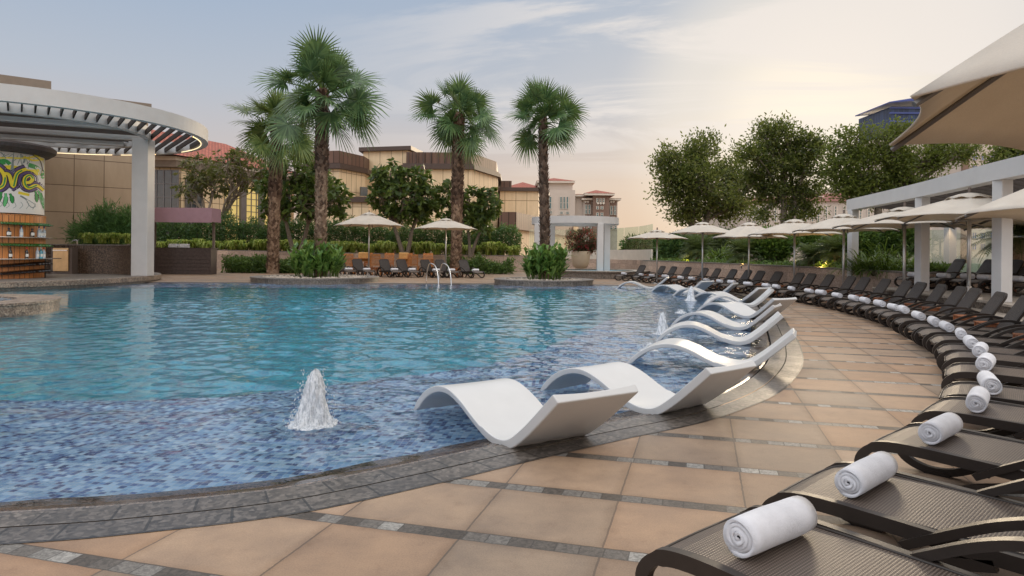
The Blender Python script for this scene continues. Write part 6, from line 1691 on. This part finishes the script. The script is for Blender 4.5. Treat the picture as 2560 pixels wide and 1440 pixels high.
tl, tr, ts = corner(908, 400, 88), corner(1021, 400, 86.5), corner(1048, 400, 91)
zt = Zat(1021, 366, 86.5); polyT = [tuple(tl), tuple(tr), tuple(ts), (ts.x, 108), (tl.x, 108)]
block(root, polyT, 0, zt - .5, 'beige', 'tower'); block(root, off_poly(polyT, .5), zt - .5, zt, 'cornice', 'cornice')
cC = corner(848, 400, 80); zc2 = Zat(848, 422, 80); zl2 = Zat(848, 376, 80); cD = corner(912, 400, 80 * (629 - 376) / (629 - 390)); cE = corner(760, 400, 81)
polyL = [tuple(cE), tuple(cC), tuple(cD), (cD.x, 108), (cE.x, 108)]
block(root, polyL, 0, zc2, 'beige2'); block(root, off_poly(polyL, .4), zc2, zc2 + .6, 'cornice', 'cornice'); block(root, off_poly(polyL, -.1), zc2 + .6, zl2, 'copper', 'louvred_parapet')
lA, lB, lC = corner(745, 500, 76), corner(921, 500, 76), corner(962, 500, 80); zlo = Zat(921, 506, 76)
polyB = [tuple(lA), tuple(lB), tuple(lC), (lC.x, 100), (lA.x, 100)]
block(root, polyB, 0, zlo, 'beige2'); block(root, off_poly(polyB, .35), zlo, zlo + .6, 'cornice', 'cornice')
MB().box((Xat(891, 79, 470) - root.location.x + .0, 82.9 - 90, Zat(891, 478, 82.5)), (.9, .3, 1.1), rz=.6).build('vent', MT['windark'], root)
window(root, corner(975, 540, 83.9), corner(990, 540, 83.9), Zat(980, 522, 84), Zat(980, 490, 84), 'windark', 1, 2)
# lower extension to the right
eA, eB = corner(1250, 480, 96), corner(1345, 480, 96); zE = Zat(1300, 478, 96)
root = thing('beige_annex', (eB.x, eB.y, 0), 'lower beige annex with copper-coloured band right of the large building', 'building')
polyE = [tuple(eA), tuple(eB), (eB.x + 1.6, 103), (eB.x + 1.6, 115), (eA.x, 115)]
block(root, polyE, 0, zE, 'beige'); block(root, off_poly(polyE, .4), zE, zE + .5, 'cornice', 'cornice')
q = corner(1252, 470, 98); q2 = corner(1279, 470, 98); block(root, [tuple(q), tuple(q2), (q2.x, 104), (q.x, 104)], zE + .5, Zat(1265, 452, 98), 'copper', 'roof_plant')
k0, k1, k2 = corner(1248, 550, 78), corner(1291, 550, 78), corner(1434, 550, 78 * 104 / 74)
polyK = [tuple(k0), tuple(k1), tuple(k2), (k2.x - 3, k2.y + 3), (k0.x, 95)]
zk0, zk1 = Zat(1291, 573, 78), Zat(1291, 530, 78)
block(root, polyK, zk0, zk1, 'copper', 'copper_band'); block(root, off_poly(polyK, -.5), 0, zk0, 'beige2', 'lower_wall')
k3 = corner(1447, 550, k2.y + 1); block(root, [tuple(k2), tuple(k3), (k3.x, k3.y + 6), (k2.x, k2.y + 6)], 0, zk1 - .3, 'beige', 'end_wall')
# hotel with hipped red roofs, far away
Yh = 180.0
root = thing('red_roofed_hotel', (Xat(1420, Yh), Yh, 0), 'distant pale hotel with red hipped roofs and a brown wing', 'building')
def hip(root, x0, x1, pye, pya, Y, dep, ov=1.2):
    X0, X1 = Xat(x0, Y) - ov * .3, Xat(x1, Y) + ov * .3; z0, z1 = Zat((x0 + x1) / 2, pye, Y), Zat((x0 + x1) / 2, pya, Y); o = root.location
    xm = (X0 + X1) / 2; ym = Y + dep / 2; rl = max(0, (X1 - X0 - dep) / 2) * .6
    vs = [(X0 - o.x, Y - ov - o.y, z0), (X1 - o.x, Y - ov - o.y, z0), (X1 - o.x, Y + dep - o.y, z0), (X0 - o.x, Y + dep - o.y, z0), (xm - rl - o.x, ym - o.y, z1), (xm + rl - o.x, ym - o.y, z1)]
    MB().add(vs, [(0, 1, 5, 4), (1, 2, 5), (2, 3, 4, 5), (3, 0, 4), (3, 2, 1, 0)]).build('roof', MT['redtile'], root)
    MB().box((xm - o.x, Y + dep / 2 - o.y - ov / 2, z0 - .25), (X1 - X0 - .2, dep + ov - .2, .5)).build('eaves', MT['cream'], root)
def blk(root, x0, x1, pyt, Y, dep, mat, pyb=None, name='wall'):
    X0, X1 = Xat(x0, Y), Xat(x1, Y); return block(root, [(X0, Y), (X1, Y), (X1, Y + dep), (X0, Y + dep)], 0 if pyb is None else Zat((x0 + x1) / 2, pyb, Y), Zat((x0 + x1) / 2, pyt, Y), mat, name)
blk(root, 1262, 1352, 472, Yh + 12, 25, 'hotel'); hip(root, 1262, 1352, 470, 447, Yh + 12, 18)
blk(root, 1345, 1430, 456, Yh + 4, 16, 'hotel'); hip(root, 1343, 1433, 453, 437, Yh + 4, 16)
blk(root, 1372, 1437, 475, Yh, 14, 'hotel'); blk(root, 1437, 1462, 488, Yh + 2, 14, 'hotel'); hip(root, 1436, 1462, 487, 480, Yh + 2, 12)
blk(root, 1458, 1543, 496, Yh + 1, 16, 'hotel'); hip(root, 1455, 1548, 496, 488, Yh + 1, 16)
blk(root, 1482, 1522, 486, Yh - 1, 14, 'hotelb'); hip(root, 1462, 1532, 484, 469, Yh - 1, 14)
for x0, x1 in ((1462, 1478), (1525, 1541)): blk(root, x0, x1, 500, Yh + .8, .4, 'hotelb', 545, 'brown_panel')
for x0, x1, y0, y1 in ((1400, 1405, 522, 492), (1408, 1413, 522, 492), (1416, 1421, 522, 492), (1373, 1379, 522, 492), (1463, 1468, 535, 512), (1471, 1476, 535, 512), (1526, 1531, 537, 515), (1535, 1540, 537, 515), (1491, 1495, 506, 496), (1499, 1503, 506, 496), (1507, 1511, 506, 496), (1491, 1497, 523, 516), (1502, 1508, 523, 516), (1491, 1497, 540, 532), (1502, 1508, 540, 532), (1374, 1381, 534, 528), (1400, 1408, 535, 529), (1415, 1423, 535, 529), (1461, 1467, 572, 564), (1473, 1479, 572, 564), (1526, 1532, 573, 565), (1536, 1542, 573, 565)):
    yy = Yh - 1.05 if 1482 <= x0 < 1522 else Yh + .75 if x0 > 1455 else Yh - .05
    window(root, corner(x0, 500, yy), corner(x1, 500, yy), Zat(x0, y0, yy), Zat(x0, y1, yy), 'winteal', 1, 2, .1, 'cream', .12)
for x0 in (1494, 1501, 1508, 1465, 1471, 1530, 1536):
    MB().box((Xat(x0, Yh - 1.1) - root.location.x, -1.25 if 1482 < x0 < 1522 else .7, Zat(x0, 509 if 1482 < x0 < 1522 else 504, Yh)), (.5, .1, .5), M=Matrix.Rotation(PI / 4, 4, 'Y')).build('screen_ornament', MT['cream'], root)
# pink and cream building behind the right-hand trees
Yp = 105.0
root = thing('pink_building', (Xat(1990, Yp), Yp, 0), 'pink and cream building with tall teal windows behind the fourth umbrella', 'building')
p0, p1, p2 = corner(1848, 560, Yp + 6), corner(1872, 560, Yp), corner(2330, 560, Yp - 6)
zp = Zat(1900, 505, Yp)
block(root, [tuple(p0), tuple(p1), tuple(p2), (p2.x, Yp + 25), (p0.x, Yp + 25)], 0, zp, 'hotel'); block(root, off_poly([tuple(p0), tuple(p1), tuple(p2), (p2.x, Yp + 25), (p0.x, Yp + 25)], .4), zp, zp + .6, 'pink', 'cornice')
m0, m1 = corner(1930, 500, Yp + 1.5), corner(2130, 500, Yp - 1); block(root, [tuple(m0), tuple(m1), (m1.x + 6, Yp + 20), (m0.x, Yp + 20)], zp + .6, Zat(2050, 484, Yp), 'pink', 'pink_storey')
m0, m1 = corner(1862, 500, Yp + .5), corner(2060, 500, Yp - 1.6); block(root, [tuple(m0), tuple(m1), (m1.x, Yp + 3), (m0.x, Yp + 3)], zp + .6, Zat(1960, 491, Yp), 'cream', 'parapet')
m0, m1 = corner(1985, 480, Yp + 8), corner(2125, 480, Yp + 6); block(root, [tuple(m0), tuple(m1), (m1.x, Yp + 20), (m0.x, Yp + 20)], zp, Zat(2050, 474, Yp + 6), 'hotel', 'roof_storey')
for i, x in enumerate([1865, 1879, 1892, 1906, 1935, 1952, 1975, 1990, 2013, 2028, 2043, 2062, 2085, 2108, 2147, 2168, 2188, 2230, 2260]):
    y_ = Yp - .1 if x > 1872 else Yp + 1.5; yy = p1.y + (p2.y - p1.y) * (x - 1872) / (2330 - 1872) if x > 1872 else Yp + 1.8
    window(root, corner(x, 540, yy - .05), corner(x + (10 if x < 2070 else 13), 540, yy - .05), Zat(x, 560 if x < 1920 else 556, Yp), Zat(x, 519, Yp), 'winteal', 2, 5, .1, 'cream', .12)
# block with small blue windows behind the right pergola
Yb = 130.0
root = thing('cream_block', (Xat(2450, Yb), Yb, 0), 'tall cream apartment block with small blue windows behind the huge umbrella', 'building')
p0, p1, p2 = corner(2240, 450, Yb + 14), corner(2412, 450, Yb), corner(2720, 450, Yb + 2)
block(root, [tuple(p0), tuple(p1), tuple(p2), (p2.x, Yb + 30), (p0.x, Yb + 30)], 0, Zat(2450, 300, Yb), 'hotel')
MB().box((p1.x - root.location.x, p1.y - root.location.y - .1, 15), (1.2, .6, 30)).build('corner_pier', MT['hotelb'], root)
for r_i, py in enumerate((393, 421, 448, 476, 504, 532, 560, 588, 616)):
    for x in (2430, 2452, 2475, 2498, 2521, 2544, 2567): window(root, corner(x, 450, Yb + .0 + (x - 2412) * .0065), corner(x + 11, 450, Yb + (x - 2401) * .0065), Zat(x, py + 8, Yb), Zat(x, py - 7, Yb), 'winblue', 2, 1, .12, 'hotel', .1)
    for x in (2290, 2320, 2345):
        f = (x - 2240) / 172; yy = p0.y + (p1.y - p0.y) * f; window(root, corner(x, 450, yy - .1), corner(x + 9, 450, yy - .7), Zat(x, py + 8, yy), Zat(x, py - 7, yy), 'winblue', 2, 1, .12, 'hotel', .1)
# blue glass tower
Yt = 210.0
root = thing('blue_tower', (Xat(2270, Yt), Yt, 0), 'dark blue glass tower with a jutting roof behind the huge umbrella tip', 'tower')
MT['towerglass'] = panels('blue_curtain_wall', (.03, .05, .11), 1.6, 3.4, (.05, .08, .17), .10, .35, .15)
p0, p1 = corner(2229, 300, Yt), corner(2330, 300, Yt); block(root, [tuple(p0), tuple(p1), (p1.x, Yt + 20), (p0.x, Yt + 20)], 0, Zat(2240, 266, Yt), 'towerglass', 'glazing')
q0, q1 = corner(2222, 300, Yt), corner(2340, 300, Yt); MT['blueframe'] = simple('blue_metal', (.05, .08, .28), .4)
o_ = root.location; za, zb_ = Zat(2230, 262, Yt), Zat(2230, 247, Yt)
vs = [(corner(2211, 262, Yt).x - o_.x, -3, za), (p1.x - o_.x + 2, -3, za + 1.6), (p1.x - o_.x + 2, 18, za + 1.6), (corner(2211, 262, Yt).x - o_.x, 18, za), (corner(2211, 262, Yt).x - o_.x, -3, za + .3), (p1.x - o_.x + 2, -3, zb_ + 1.2), (p1.x - o_.x + 2, 18, zb_ + 1.2), (corner(2211, 262, Yt).x - o_.x, 18, za + .3)]
MB().add(vs, [(3, 2, 1, 0), (4, 5, 6, 7), (0, 1, 5, 4), (1, 2, 6, 5), (2, 3, 7, 6), (3, 0, 4, 7)]).build('roof', MT['blueframe'], root)
for py in (270, 283, 304): MB().box((6 + p0.x - o_.x - .2, -.25, Zat(2240, py, Yt)), (13, .5, .5)).build('floor_band', MT['blueframe'], root)
